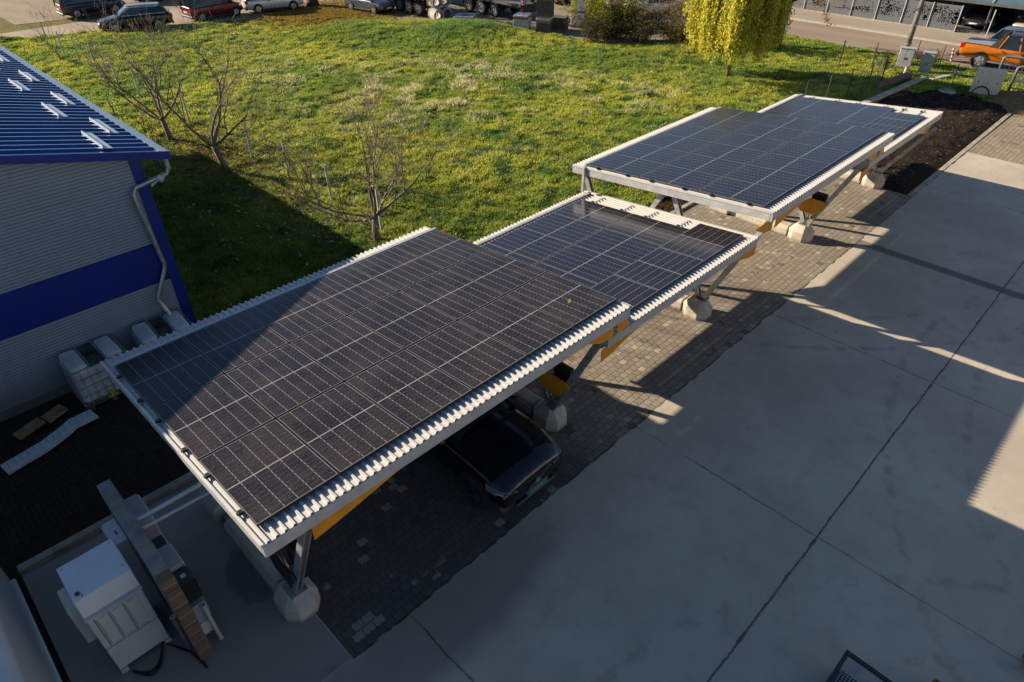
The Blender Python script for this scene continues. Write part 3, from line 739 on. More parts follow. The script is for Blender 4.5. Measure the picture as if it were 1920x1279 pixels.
# ribbed roof, ribs running down the slope
def roof_slope(xa, xb_, name):
    s = MB(); pts = []; y_ = 4.46; pitch = 0.34
    while y_ < 27.3:
        pts += [(y_, 0), (y_ + 0.22, 0), (y_ + 0.255, 0.045), (y_ + 0.305, 0.045)]; y_ += pitch
    pts.append((y_, 0)); P = len(pts); vs = []
    for xx in (xa, xb_):
        for yy, h in pts: vs.append((xx, yy, hz(xx) + h))
    s.add(vs, [(i, i + 1, P + i + 1, P + i) for i in range(P - 1)])
    o = sub(s, name, m_blueroof, hall); k_ = o.modifiers.new('t', 'SOLIDIFY'); k_.thickness = 0.04; k_.offset = -1
roof_slope(RX, EX - 0.23, 'roof_slope'); roof_slope(RX, WX0 - 0.4, 'roof_slope')
w = MB(); w.prism([(EX - 0.22, 4.42, EZ + 0.03), (EX, 4.42, EZ - 0.02), (EX, 4.42, EZ + 0.02), (EX - 0.22, 4.42, EZ + 0.085)], (0, 22.9, 0)); sub(w, 'eave_trim', m_eave, hall)
w = MB(); w.box(EX - 0.03, EX + 0.0, 4.43, 27.3, EZ - 0.16, EZ - 0.022); sub(w, 'gutter', m_bluep, hall)
w = MB(); w.prism([(EX, 4.40, EZ - 0.15), (EX, 4.40, EZ + 0.025), (RX, 4.40, hz(RX) + 0.025), (WX0 - 0.4, 4.40, hz(WX0 - 0.4) + 0.025), (WX0 - 0.4, 4.40, hz(WX0 - 0.4) - 0.15), (RX, 4.40, hz(RX) - 0.15)], (0, 0.055, 0)); sub(w, 'gable_trim', m_bluep, hall)
w = MB(); w.prism([(EX - 0.04, 4.457, EZ - 0.13), (RX, 4.457, hz(RX) - 0.13), (RX, 4.457, hz(RX) - 0.1), (EX - 0.04, 4.457, EZ - 0.1)], (0, 0.19, 0)); sub(w, 'soffit', m_bluep, hall)
m_guard = M('pale_zinc_angle', (0.28, 0.38, 0.52), 0.5, 0.0, var=0.1)
for gx_, y0 in ((2.22, 4.65), (2.22, 7.55), (2.22, 10.5), (2.22, 13.4), (2.22, 16.3), (2.76, 5.95), (2.76, 8.9), (2.76, 11.85), (2.76, 14.8), (2.76, 17.7)):
    z_ = hz(gx_) + 0.05; g = MB()
    g.prism([(gx_ - 0.09, y0, z_ + 0.021), (gx_ + 0.09, y0, z_ - 0.022), (gx_ + 0.09, y0, z_ - 0.01), (gx_ - 0.08, y0, z_ + 0.03)], (0, 1.32, 0))
    g.prism([(gx_ - 0.095, y0, z_ + 0.02), (gx_ - 0.08, y0, z_ + 0.085), (gx_ - 0.092, y0, z_ + 0.085), (gx_ - 0.107, y0, z_ + 0.02)], (0, 1.32, 0))
    sub(g, 'snow_guard', m_guard, hall)
pp = MB().tube([(3.22, 4.52, 4.8), (3.22, 4.52, 4.52), (3.16, 4.53, 4.40), (2.44, 4.56, 4.27), (2.36, 4.56, 4.14), (2.40, 4.56, 3.2), (2.46, 4.56, 2.35), (2.42, 4.55, 2.2), (2.08, 4.5, 1.62), (2.05, 4.5, 1.5), (2.12, 4.35, 1.22), (2.13, 4.3, 1.1)], 0.052, 12)
sub(pp, 'downpipe', m_galv, hall, smooth=True, angle=50)
pp = MB().tube([(2.95, 4.5, 4.35), (2.78, 4.6, 4.2)], 0.03, 8); pp.disc_ring((2.98, 4.46, 4.36), (0.6, -0.6, -0.4), 0.0, 0.075, 0.1, 12); sub(pp, 'wall_lamp', m_alu, hall)

# ------------------------------------------------------------------ caged water tanks by the hall
m_tank = M('milky_tank_plastic', (0.50, 0.52, 0.52), 0.45, var=0.25, sc=2)
m_mud = M('muddy_lid_area', (0.055, 0.06, 0.045), 0.8, var=0.5, sc=6)
def ibc(x0, y0, label, rz=0.0):
    t = thing('water_tank', label, 'water tank', (x0, y0, 0), rz, 'caged water tanks beside the hall')
    w_, d_, h_ = 1.2, 1.0, 1.15
    p = MB()
    for a in (0.06, 0.55, 1.04): p.box(a, a + 0.1, 0, d_, 0.0, 0.10)
    p.box(0, w_, 0, d_, 0.102, 0.145); p.build('pallet', M('tank_pallet_steel', (0.10, 0.085, 0.05), 0.7, var=0.4), t)
    k = MB().box(0.04, w_ - 0.04, 0.04, d_ - 0.04, 0.15, 1.06); k.build('tank', m_tank, t, bevel=0.1, seg=4)
    for a in (0.05, 0.79):
        k = MB().box(a, a + 0.36, 0.06, d_ - 0.06, 1.0, 1.15); k.build('tank_shoulder', m_tank, t, bevel=0.09, seg=4)
    k = MB().box(0.42, 0.78, 0.05, d_ - 0.05, 1.05, 1.085); k.build('muddy_top', m_mud, t)
    k = MB().cyl((0.6, 0.55, 1.085), (0.6, 0.55, 1.14), 0.085, 16); k.build('lid', m_black, t)
    c_ = MB()
    for i in range(8):
        a = 0.02 + i * (w_ - 0.04) / 7
        for yy in (0.015, d_ - 0.015): c_.obox((a, yy, 0.15), (a, yy, 1.1), 0.012, 0.012)
    for i in range(1, 6):
        a = 0.015 + i * (d_ - 0.03) / 6
        for xx_ in (0.015, w_ - 0.015): c_.obox((xx_, a, 0.15), (xx_, a, 1.1), 0.012, 0.012)
    for z_ in (0.2, 0.42, 0.64, 0.86, 1.09):
        for yy in (-0.004, d_ + 0.004): c_.obox((0, yy, z_), (w_, yy, z_), 0.012, 0.012)
        for xx_ in (-0.004, w_ + 0.004): c_.obox((xx_, 0, z_), (xx_, d_, z_), 0.012, 0.012)
    for a in (0.43, 0.77): c_.obox((a, 0.0, 1.12), (a, d_, 1.12), 0.025, 0.02)
    c_.build('cage', m_galv, t)
    k = MB().cyl((0.6, -0.02, 0.26), (0.6, 0.06, 0.26), 0.05, 12); k.box(0.5, 0.7, -0.035, -0.02, 0.15, 0.2); k.build('tap', M('yellow_tap', (0.5, 0.33, 0.04), 0.5), t)
    return t
ibc(-0.37, 3.6, 'milky plastic water tank in a wire cage, left of the downpipe', 0.03)
ibc(1.15, 3.58, 'milky plastic water tank in a wire cage, fed by the downpipe', -0.05)

# ------------------------------------------------------------------ odds and ends on the soil strip
t = thing('insulation_strip', 'long pale bent strip of insulation board lying on the dark soil', 'insulation board', (-1.2, 3.0, 0))
k = MB(); cl = [(-2.19, 2.86), (-1.4, 3.02), (-0.98, 3.2), (-0.75, 3.34), (-0.3, 3.36)]
for a, b_ in zip(cl[:-1], cl[1:]):
    k.prism([(a[0] + 0.03, a[1] - 0.18, 0.06), (b_[0] + 0.03, b_[1] - 0.18, 0.06), (b_[0] - 0.03, b_[1] + 0.18, 0.06), (a[0] - 0.03, a[1] + 0.18, 0.06)], (0, 0, 0.06))
sub(k, 'board', M('pale_insulation', (0.55, 0.56, 0.56), 0.8, var=0.12, sc=6), t)
k = MB()
for i in range(14): k.obox((-2.1 + i * 0.13, 2.75 + i * 0.045, 0.125), (-2.1 + i * 0.13, 3.05 + i * 0.045, 0.125), 0.008, 0.006)
sub(k, 'mesh_shadow_lines', M('mesh_shadow_grey', (0.2, 0.2, 0.2), 0.8), t)  # dark bars drawn for the mesh's grid shadow on the strip
m_tim = M('rough_timber', (0.26, 0.165, 0.07), 0.8, var=0.35, sc=5)
for (a, b_, w_, lb) in (((-1.75, 3.72), (-1.2, 3.86), 0.3, 'brown board lying against the hall, farther from the tanks'), ((-1.15, 3.86), (-0.72, 3.98), 0.34, 'brown board lying against the hall, nearer the tanks')):
    t = thing('timber_board', lb, 'board', (a[0], a[1], 0), 0, 'boards by the hall wall')
    sub(MB().obox((a[0], a[1], 0.12), (b_[0], b_[1], 0.16), w_, 0.05), 'plank', m_tim, t, bevel=0.008)
    sub(MB().obox((a[0] + 0.05, a[1], 0.05), (b_[0] - 0.05, b_[1], 0.08), 0.08, 0.07), 'batten', m_tim, t)
t = thing('wire_mesh', 'sheet of dark wire mesh lying on the soil beside the kerb', 'wire mesh', (-1.8, 2.0, 0.05))
k = MB()
for i in range(17): k.tube([(-2.6 + i * 0.1, 0.7, 0.05 + 0.03 * math.sin(i)), (-2.6 + i * 0.1, 3.2, 0.06 + 0.03 * math.cos(i))], 0.004, 4)
for i in range(25): k.tube([(-2.6, 0.75 + i * 0.1, 0.062 + 0.02 * math.sin(i)), (-1.0, 0.75 + i * 0.1, 0.058)], 0.004, 4)
sub(k, 'wires', M('rusty_wire', (0.10, 0.075, 0.055), 0.6, 0.5), t)

# ------------------------------------------------------------------ pale cabinet, wall with meter boxes
m_cab = M('cream_cabinet_paint', (0.62, 0.585, 0.54), 0.5, var=0.06, sc=2)
m_cabd = M('cabinet_gaps', (0.05, 0.05, 0.05), 0.7)
t = thing('power_cabinet', 'tall pale cabinet with a sloped hood and vented doors on the slab', 'cabinet', (-1.66, -2.65, 0))
sub(MB().box(-2.05, -1.285, -3.10, -2.2, 0.1, 1.48), 'body', m_cab, t, bevel=0.012)
k = MB(); k.prism([(-2.06, -2.19, 1.484), (-2.06, -3.06, 1.484), (-2.06, -2.95, 1.78), (-2.06, -2.75, 1.805), (-2.06, -2.19, 1.80)], (0.785, 0, 0)); sub(k, 'hood', M('white_hood_enamel', (0.62, 0.64, 0.66), 0.22, var=0.04, coat=0.6), t, bevel=0.01)
sub(MB().box(-2.065, -1.27, -3.125, -2.4, 1.47, 1.482), 'hood_lip', m_cab, t)
for i, (a, b_) in enumerate(((-1.96, -1.80), (-1.775, -1.60), (-1.575, -1.385))):
    d_ = sub(MB().box(a, b_, -3.112, -3.098, 0.72, 1.42), 'vent_door', m_cab, t, bevel=0.004)
    g = MB()
    for j in range(16): g.box(a + 0.012, a + 0.026, -3.1145, -3.1115, 0.76 + j * 0.04, 0.78 + j * 0.04)
    for j in range(5): g.box(a + 0.05 + j * 0.02, a + 0.062 + j * 0.02, -3.1145, -3.1115, 1.385, 1.395); g.box(a + 0.05 + j * 0.02, a + 0.062 + j * 0.02, -3.1145, -3.1115, 0.745, 0.755)
    g.box(a - 0.01, a - 0.002, -3.1035, -3.0985, 0.71, 1.43)
    v_ = sub(g, 'vent_slots', m_cabd, t)
    v_.parent = d_; v_.location = Vector((0, 0, 0))
k = MB().box(-2.055, -1.28, -3.1035, -3.098, 0.685, 0.695); sub(k, 'panel_seam', m_cabd, t)
sub(MB().cyl((-1.97, -2.85, 1.795), (-1.97, -2.85, 1.812), 0.032, 16), 'cable_gland', m_black, t)
k = MB()
for a, b_ in ((-2.0, -2.27), (-1.34, -2.27), (-1.34, -2.82), (-1.93, -2.92)): k.cyl((a, b_, 1.79), (a, b_, 1.81), 0.008, 8)
sub(k, 'hood_bolts', m_cabd, t)
sub(MB().box(-2.2, -2.054, -2.75, -2.25, 0.62, 1.45), 'side_box', m_cab, t, bevel=0.01)
for a in (-2.0, -1.33):
    sub(MB().box(a - 0.05, a + 0.06, -3.14, -3.02, 0.012, 0.098), 'foot', m_alu, t, bevel=0.008); sub(MB().box(a - 0.05, a + 0.06, -2.32, -2.22, 0.012, 0.098), 'foot', m_alu, t, bevel=0.008)

m, b = newmat('grey_rendered_wall'); x, y, z, v = xyz('Object')
c = mix(noise(v, 3, 5, 0.7).ss(0.3, 0.7), (0.16, 0.155, 0.145), (0.28, 0.27, 0.25)); setp(b, col=c, rough=0.9, normal=bump(noise(v, 20, 4), 0.3, 0.01)); m_rend = m
m, b = newmat('brown_hollow_brick'); x, y, z, v = xyz('World')
rw = (z / 0.245); fr = rw.frac(); c = mix(white(vec(rw.floor(), 2.0, 1.0)), (0.14, 0.085, 0.05), (0.20, 0.12, 0.07))
c = mix(noise(v, 9, 4).ss(0.4, 0.8) * 0.5, c, (0.09, 0.06, 0.04)); c = mix((1 - fr.min(1 - fr).ss(0.03, 0.07)) * 0.7, c, (0.3, 0.26, 0.22))
setp(b, col=c, rough=0.9, normal=bump(fr.min(1 - fr).ss(0.0, 0.1), 0.5, 0.02)); m_hbrick = m
t = thing('free_standing_wall', 'narrow free standing rendered wall with a bare brick end carrying meter boxes', 'wall', (-0.985, -2.5, 0))
sub(MB().box(-1.09, -0.885, -3.60, -1.27, 0.0, 2.1), 'rendered_wall', m_rend, t, bevel=0.012)
k = MB()
for i in range(9): k.box(-1.092 + 0.004 * (i % 2), -0.882 - 0.004 * (i % 3), -3.80 - 0.006 * (i % 2), -3.603, i * 0.232, i * 0.232 + 0.226)
sub(k, 'brick_end', m_hbrick, t, bevel=0.006)
m_mbox = M('grey_meter_box', (0.34, 0.36, 0.40), 0.35, var=0.08); m_mboxw = M('light_meter_box', (0.62, 0.63, 0.64), 0.4, var=0.06); m_dglass = M('dark_box_window', (0.03, 0.05, 0.08), 0.12)
def wbox(label, x0, x1, y0, y1, z0, z1, mat, lid=None, extra=None):
    t = thing('meter_box', label, 'meter box', ((x0 + x1) / 2, (y0 + y1) / 2, z0), 0, 'electrical boxes on the free standing wall')
    sub(MB().box(x0, x1, y0, y1, z0, z1), 'housing', mat, t, bevel=0.012)
    if lid:
        xa = x1 if x1 > -0.9 else x0; s_ = 1 if x1 > -0.9 else -1
        xs = sorted((xa + s_ * 0.002, xa + s_ * 0.022)); sub(MB().box(xs[0], xs[1], y0 + 0.02, y1 - 0.02, z0 + 0.03, z1 - 0.03), 'cover', lid, t, bevel=0.006)
    return t
bx = wbox('light grey box with a red mark on the cabinet side of the wall', -1.30, -1.094, -2.08, -1.50, 0.85, 1.5, m_mboxw, m_mboxw)
sub(MB().box(-1.2, -1.17, -1.88, -1.78, 1.5, 1.504), 'red_mark', M('red_print', (0.45, 0.02, 0.04), 0.5), bx)
wbox('grey blue box at the far end of the wall, above the pipes', -0.88, -0.66, -2.02, -1.42, 1.05, 1.68, m_mbox, m_mboxw)
wbox('small black socket box just nearer than the two pipes', -0.88, -0.70, -2.74, -2.52, 1.42, 1.66, m_black, m_mboxw)
wbox('long grey blue box with a pale edge at the middle of the wall', -0.88, -0.68, -3.26, -2.76, 1.0, 1.66, m_mbox, m_mboxw)
bx = wbox('black box with a small white display nearer the brick end', -0.88, -0.66, -3.58, -3.28, 1.1, 1.58, m_black, m_dglass)
sub(MB().box(-0.80, -0.73, -3.47, -3.40, 1.58, 1.584), 'display', m_mboxw, bx)
wbox('low grey blue box beneath the black one', -0.88, -0.68, -3.58, -3.05, 0.55, 0.98, m_mbox, m_mbox)
wbox('lowest pale plastic box on the wall', -0.88, -0.70, -3.56, -3.2, 0.2, 0.5, m_cab, m_cab)
def pipe(name, label, cat, pts, r, mat, group=None, n=10):
    t = thing(name, label, cat, pts[0], 0, group)
    o = sub(MB().tube(pts, r, n), 'pipe_run', mat, t, smooth=True, angle=50)
    e = MB()
    for p_ in (pts[0], pts[-1]):
        d_ = (Vector(pts[1]) - Vector(pts[0])).normalized() if p_ is pts[0] else (Vector(pts[-1]) - Vector(pts[-2])).normalized()
        e.disc_ring(p_, d_, r * 0.8, r * 1.25, 0.04, 10)
    sub(e, 'end_collar', mat, t)
    return t
pipe('conduit', 'white pipe from the wall to the nearest carport frame, farther of two', 'pipe', [(-0.86, -2.33, 1.98), (0.10, -2.36, 2.02), (0.2, -2.3, 2.08), (0.28, -1.7, 2.9)], 0.04, m_alu, 'pipes on the free standing wall')
pipe('conduit', 'grey pipe from the wall to the nearest carport frame, nearer of two', 'pipe', [(-0.88, -2.56, 2.0), (0.26, -2.6, 2.0)], 0.03, m_fascia, 'pipes on the free standing wall')
pipe('conduit', 'white upright pipe near the brick end of the wall', 'pipe', [(-0.72, -3.62, 0.95), (-0.70, -3.64, 0.02)], 0.032, m_alu, 'pipes on the free standing wall')
pipe('conduit', 'short grey upright pipe between wall and pale cabinet', 'pipe', [(-1.13, -3.45, 0.9), (-1.13, -3.45, 0.02)], 0.035, m_galv, 'pipes on the free standing wall')
for i in range(3):
    dq = i * 0.05
    pipe('power_cable', 'black cable looping over the slab from cabinet to wall, %s of three' % ('innermost', 'middle', 'outermost')[i], 'cable', [(-1.9 + 0.5 * u_, -3.12 - (0.30 + dq) * math.sin(math.pi * (0.1 + 0.9 * u_)) + 0.05 * u_, 0.03 + dq * 0.2) for u_ in [j / 10 for j in range(11)]] + [(-1.15, -3.5 - dq * 0.5, 0.03), (-1.08, -3.85 - dq, 0.03)], 0.014, m_cable, 'cables on the slab', 6)

# ------------------------------------------------------------------ smooth pale kiosk at the frame's corner
m_kio = M('pale_kiosk_shell', (0.52, 0.54, 0.55), 0.35, var=0.06, sc=1)
t = thing('utility_kiosk', 'smooth pale kiosk with rounded corner at the lower left edge', 'kiosk', (-2.78, -2.5, 0))
k = MB().box(-6.5, -2.80, -9.0, 0.0, 0.05, 2.28); sub(k, 'shell', m_kio, t, bevel=0.22, seg=6)
k = MB().box(-6.4, -3.06, -8.9, -0.35, 2.281, 2.34); sub(k, 'roof_plate', m_alu, t, bevel=0.03, seg=3)
k = MB().box(-2.86, -2.745, -8.8, -0.12, 0.03, 0.12); sub(k, 'base_rail', m_alu, t, bevel=0.02)
# ------------------------------------------------------------------ vehicles
def carpaint(name, col, metal=0.3, rough=0.28):
    return M(name, col, rough, metal, var=0.05, sc=1.5, coat=0.6)
m_glass = M('dark_car_glass', (0.012, 0.016, 0.02), 0.06, var=0.2)
m_tyre = M('tyre_rubber', (0.018, 0.018, 0.019), 0.85, var=0.3)
m_rim = M('alloy_rim', (0.45, 0.46, 0.48), 0.35, 0.7, var=0.2)
m_rimd = M('dark_alloy_rim', (0.10, 0.10, 0.11), 0.35, 0.7, var=0.2)
m_lamp = M('headlamp_lens', (0.55, 0.58, 0.62), 0.12, 0.2, var=0.3, sc=20)
m_red = M('red_lamp_lens', (0.42, 0.012, 0.012), 0.2)
m_trim = M('black_trim', (0.02, 0.02, 0.021), 0.55)
m_plate = M('white_plate', (0.6, 0.6, 0.58), 0.5)
m_chrome = M('chrome_trim', (0.6, 0.6, 0.6), 0.15, 0.9)

def interp(tab, x):
    for (a, va), (b_, vb) in zip(tab[:-1], tab[1:]):
        if x <= b_: 
            t = 0 if b_ == a else max(0, (x - a) / (b_ - a)); return va + (vb - va) * t
    return tab[-1][1]

def car(name, label, cat, loc, ang, L, W_, H, paint, top, gh, wb, wr=0.32, group=None, rim=None, fx=0.0, zc=0.2, details=True, roof_m=None, nose=0.8, crown=0.0):
    """body lofted along its length; top = belt / bonnet line [(x, z)]; gh = (xb0, xr0, xr1, xb1) greenhouse rear base, rear roof, front roof, front base"""
    t = thing(name, label, cat, loc, ang, group)
    hw = W_ / 2; h = L / 2; hb = hw - 0.035
    xs = [-h, -h + 0.06, -h + 0.25, -h + 0.7, -wb / 2 + fx, -wb * 0.2, 0.15, wb * 0.25, wb / 2 + fx, h - 0.62, h - 0.42, h - 0.25, h - 0.08, h]
    b_ = MB(); rings = []; vs = []
    for x_ in xs:
        e0 = min(1, (x_ + h) / 0.5); e1 = min(1, (h - x_) / 0.75)
        w = hb * (0.86 + 0.14 * math.sqrt(max(e0, 0))) if x_ < 0 else hb * (nose + (1 - nose) * math.sqrt(max(e1, 0)))
        zt = interp(top, x_); zb = zc + 0.10 * (1 - min(e0, e1)); zm = zb + (zt - zb) * 0.45
        if x_ in (-h, h): zt = zb + (zt - zb) * 0.86; zb += 0.08
        pr = [(0, zb), (w * 0.8, zb), (w * 0.97, zb + 0.07), (w * 1.0, zm), (w * 0.985, zt - 0.16), (w * 0.93, zt - 0.03), (w * 0.6, zt + 0.015 + crown * 0.6), (0, zt + 0.03 + crown)]
        full = [(-a, c_) for a, c_ in pr[1:-1][::-1]]
        ring = [(x_, a, c_) for a, c_ in pr] + [(x_, a, c_) for a, c_ in full]
        rings.append(len(vs)); vs += ring
    n = len(ring); fs = []
    for r0, r1 in zip(rings[:-1], rings[1:]):
        for k in range(n): fs.append((r0 + k, r0 + (k + 1) % n, r1 + (k + 1) % n, r1 + k))
    fs += [tuple(range(n - 1, -1, -1)), tuple(range(rings[-1], rings[-1] + n))]
    b_.add(vs, fs)
    o = b_.build('body', paint, t, smooth=True); sd = o.modifiers.new('sub', 'SUBSURF'); sd.levels = 1; sd.render_levels = 2
    xb0, xr0, xr1, xb1 = gh; zr = H - 0.04; wb_, wt = hw * 0.915, hw * 0.70
    zb0, zb1 = interp(top, xb0) - 0.05, interp(top, xb1) - 0.05
    base = [(xb0, -wb_ * 0.93, zb0), (xb1, -wb_ * 0.9, zb1), (xb1, wb_ * 0.9, zb1), (xb0, wb_ * 0.93, zb0)]
    roof_ = [(xr0, -wt * 0.96, zr - 0.02), (xr1, -wt, zr), (xr1, wt, zr), (xr0, wt * 0.96, zr - 0.02)]
    g = MB(); g.add(base + roof_, [(3, 2, 1, 0), (4, 5, 6, 7), (0, 1, 5, 4), (1, 2, 6, 5), (2, 3, 7, 6), (3, 0, 4, 7)])
    g.build('windows', m_glass, t)
    r_ = MB(); xm = (xr0 + xr1) / 2
    r_.add([(xr0 - 0.05, -wt * 0.98, zr - 0.03), (xm, -wt * 1.06, zr + 0.005), (xr1 + 0.05, -wt * 1.0, zr - 0.02), (xr1 + 0.05, wt * 1.0, zr - 0.02), (xm, wt * 1.06, zr + 0.005), (xr0 - 0.05, wt * 0.98, zr - 0.03),
            (xr0, -wt * 0.8, zr + 0.02), (xm, -wt * 0.85, zr + 0.05), (xr1, -wt * 0.8, zr + 0.03), (xr1, wt * 0.8, zr + 0.03), (xm, wt * 0.85, zr + 0.05), (xr0, wt * 0.8, zr + 0.02)],
           [(0, 1, 7, 6), (1, 2, 8, 7), (2, 3, 9, 8), (3, 4, 10, 9), (4, 5, 11, 10), (5, 0, 6, 11), (6, 7, 10, 11), (7, 8, 9, 10), (5, 4, 1, 0), (4, 3, 2, 1)])
    r_.build('roof', roof_m or paint, t, smooth=True, angle=40)
    def lerp(a, b__, u): return tuple(a[i] + (b__[i] - a[i]) * u for i in range(3))
    for s_ in (0, 1):
        bl, br_, tl, tr_ = (base[0], base[1], roof_[0], roof_[1]) if s_ == 0 else (base[3], base[2], roof_[3], roof_[2])
        for u, wd, th in ((0.0, 0.11, 0.05), (1.0, 0.07, 0.05)): MB().obox(lerp(bl, br_, u), lerp(tl, tr_, u), wd, th).build('pillar', paint, t)
        for u in ((0.3, 0.62) if xr1 - xr0 > 1.5 else (0.5,)): MB().obox(lerp(bl, br_, u), lerp(tl, tr_, u), 0.07, 0.025, (0, 1, 0)).build('pillar', paint, t)
    for sx, ax in ((1, wb / 2 + fx), (-1, -wb / 2 + fx)):
        for sy in (-1, 1):
            a = MB(); a.cyl((ax, sy * (hw - 0.22), wr + 0.02), (ax, sy * (hw - 0.028), wr + 0.02), wr * 1.14, 20); a.build('wheel_arch', m_trim, t)
            w = MB(); w.disc_ring((ax, sy * (hw - 0.10), wr), (0, 1, 0), wr * 0.64, wr, 0.21, 22); wo = w.build('wheel', m_tyre, t, bevel=0.02)
            d = MB(); yo = sy * (hw - 0.004)
            d.cyl((ax, sy * (hw - 0.10), wr), (ax, sy * (hw - 0.022), wr), wr * 0.63, 18)
            for k in range(5):
                q = 2 * math.pi * k / 5 + 0.3; d.obox((ax, yo, wr), (ax + math.cos(q) * wr * 0.62, yo, wr + math.sin(q) * wr * 0.62), 0.075, 0.03, (0, 1, 0))
            d.cyl((ax, sy * (hw - 0.04), wr), (ax, sy * hw, wr), 0.05, 10)
            d.build('rim', rim or m_rim, wo)
    if details:
        zf = interp(top, h - 0.2); zrn = interp(top, -h + 0.1)
        for sy in (-1, 1):
            l_ = MB(); l_.prism([(h - 0.42, sy * hw * 0.93, zf - 0.06), (h - 0.10, sy * hw * 0.68, zf - 0.09), (h - 0.07, sy * hw * 0.62, zf - 0.2), (h - 0.40, sy * hw * 0.955, zf - 0.18)], (0.03, sy * 0.015, 0.0)); l_.build('headlight', m_lamp, t)
            l_ = MB().box(-h - 0.012, -h + 0.2, *sorted((sy * hw * 0.90, sy * hw * 0.66)), zrn - 0.28, zrn - 0.03); l_.build('tail_light', m_red, t, bevel=0.02)
            l_ = MB().box(xb1 - 0.42, xb1 - 0.25, *sorted((sy * hw * 0.93, sy * (hw * 1.08))), zb1 + 0.05, zb1 + 0.2); l_.build('mirror', paint, t, bevel=0.03)
            l_ = MB().box(-wb / 2 + fx + wr * 1.2, wb / 2 + fx - wr * 1.2, *sorted((sy * hw * 0.94, sy * (hw * 1.0))), zc - 0.01, zc + 0.1); l_.build('sill', m_trim, t, bevel=0.01)
            l_ = MB()
            for hx in (0.55, -0.45): l_.box(hx - 0.09, hx + 0.09, *sorted((sy * (hw * 0.985), sy * (hw + 0.015))), interp(top, hx) - 0.17, interp(top, hx) - 0.13)
            l_.build('door_handles', m_trim, t)
        MB().box(h - 0.06, h + 0.012, -hw * 0.5, hw * 0.5, zc + 0.1, zf - 0.24).build('grille', m_trim, t, bevel=0.02)
        MB().box(h + 0.012, h + 0.02, -0.26, 0.26, zc + 0.18, zc + 0.29).build('number_plate', m_plate, t)
        MB().box(-h - 0.02, -h - 0.01, -0.26, 0.26, zrn - 0.42, zrn - 0.31).build('number_plate', m_plate, t)
        MB().box(-h - 0.015, -h + 0.1, -hw * 0.86, hw * 0.86, zc + 0.05, zc + 0.2).build('rear_bumper', m_trim, t, bevel=0.03)
    return t
def ang(dx, dy): return math.atan2(dy, dx)
EST = [(-2.4, 0.92), (-2.2, 0.98), (0.9, 0.98), (1.2, 0.94), (2.1, 0.78), (2.4, 0.66)]
MPV = [(-2.3, 0.98), (-2.1, 1.02), (1.0, 1.02), (1.35, 0.98), (2.0, 0.84), (2.3, 0.66)]
p_black = carpaint('black_car_paint', (0.006, 0.007, 0.011)); p_navy = carpaint('navy_car_paint', (0.008, 0.014, 0.035)); p_maroon = carpaint('maroon_car_paint', (0.13, 0.008, 0.012))
p_silver = carpaint('silver_car_paint', (0.42, 0.42, 0.41), 0.5); p_white = carpaint('pale_silver_paint', (0.55, 0.55, 0.54), 0.3); p_grey = carpaint('slate_car_paint', (0.10, 0.12, 0.15), 0.5)
p_orange = carpaint('orange_car_paint', (0.56, 0.16, 0.012), 0.35); p_blue = carpaint('blue_grey_car_paint', (0.16, 0.24, 0.36), 0.5)
PK = 'cars parked along the far lane'
c1 = car('parked_car', 'black estate car with chrome window line at the meadow edge', 'car', (15.75, 43.35, 0.0), ang(-1, 0.27), 4.75, 1.83, 1.5, p_black, EST, (-2.2, -1.75, 0.35, 1.25), 2.75, 0.33, PK)
k = MB()
for sy in (-1, 1):
    k.tube([(-1.95, sy * 0.80, 1.02), (1.0, sy * 0.81, 1.0)], 0.012, 5); k.tube([(-1.6, sy * 0.66, 1.44), (0.2, sy * 0.655, 1.47), (1.0, sy * 0.80, 1.05)], 0.014, 5)
k.build('chrome_window_line', m_chrome, c1)
k = MB()
for sy in (-1, 1): k.tube([(-1.5, sy * 0.55, 1.5), (-1.4, sy * 0.55, 1.54), (0.2, sy * 0.55, 1.55), (0.3, sy * 0.55, 1.5)], 0.018, 6)
k.build('roof_rails', m_chrome, c1)
car('parked_car', 'dark navy people carrier parked across the lane behind the black estate', 'car', (15.35, 50.9, 0.0), ang(1, 0.0), 4.6, 1.82, 1.72, p_navy, MPV, (-2.25, -2.05, 0.5, 1.5), 2.75, 0.33, PK)
car('parked_car', 'dark car with red tail lamps at the top edge between navy and maroon cars', 'car', (21.3, 53.4, 0.0), ang(1, 0.05), 4.4, 1.78, 1.48, p_black, EST, (-2.0, -1.5, 0.3, 1.2), 2.65, 0.32, PK)
car('parked_car', 'maroon people carrier with its tail toward the black estate', 'car', (21.35, 43.25, 0.0), ang(1, 0.06), 4.2, 1.8, 1.78, p_maroon, [(-2.1, 1.0), (1.1, 1.03), (1.4, 0.98), (1.9, 0.84), (2.1, 0.68)], (-2.05, -1.9, 0.55, 1.45), 2.7, 0.32, PK)
car('parked_car', 'pale silver estate car beside the yellow leaf litter', 'car', (25.9, 42.6, 0.0), ang(1, -0.25), 4.5, 1.78, 1.5, p_white, EST, (-2.2, -1.9, 0.35, 1.25), 2.7, 0.32, PK)
car('parked_car', 'slate grey hatchback nosing onto the leaf litter beside the lorry', 'car', (31.1, 37.0, 0.0), ang(0.12, -1), 4.2, 1.78, 1.46, p_grey, [(-2.1, 0.95), (1.0, 0.96), (1.3, 0.92), (1.9, 0.78), (2.1, 0.64)], (-1.95, -1.45, 0.25, 1.2), 2.6, 0.32, 'cars in the dirt yard')
car('parked_car', 'silver estate seen from behind in the dirt yard', 'car', (45.2, 25.4, 0.0), ang(0.25, 1), 4.3, 1.72, 1.45, p_white, EST, (-2.1, -1.85, 0.35, 1.2), 2.6, 0.31, 'cars in the dirt yard')
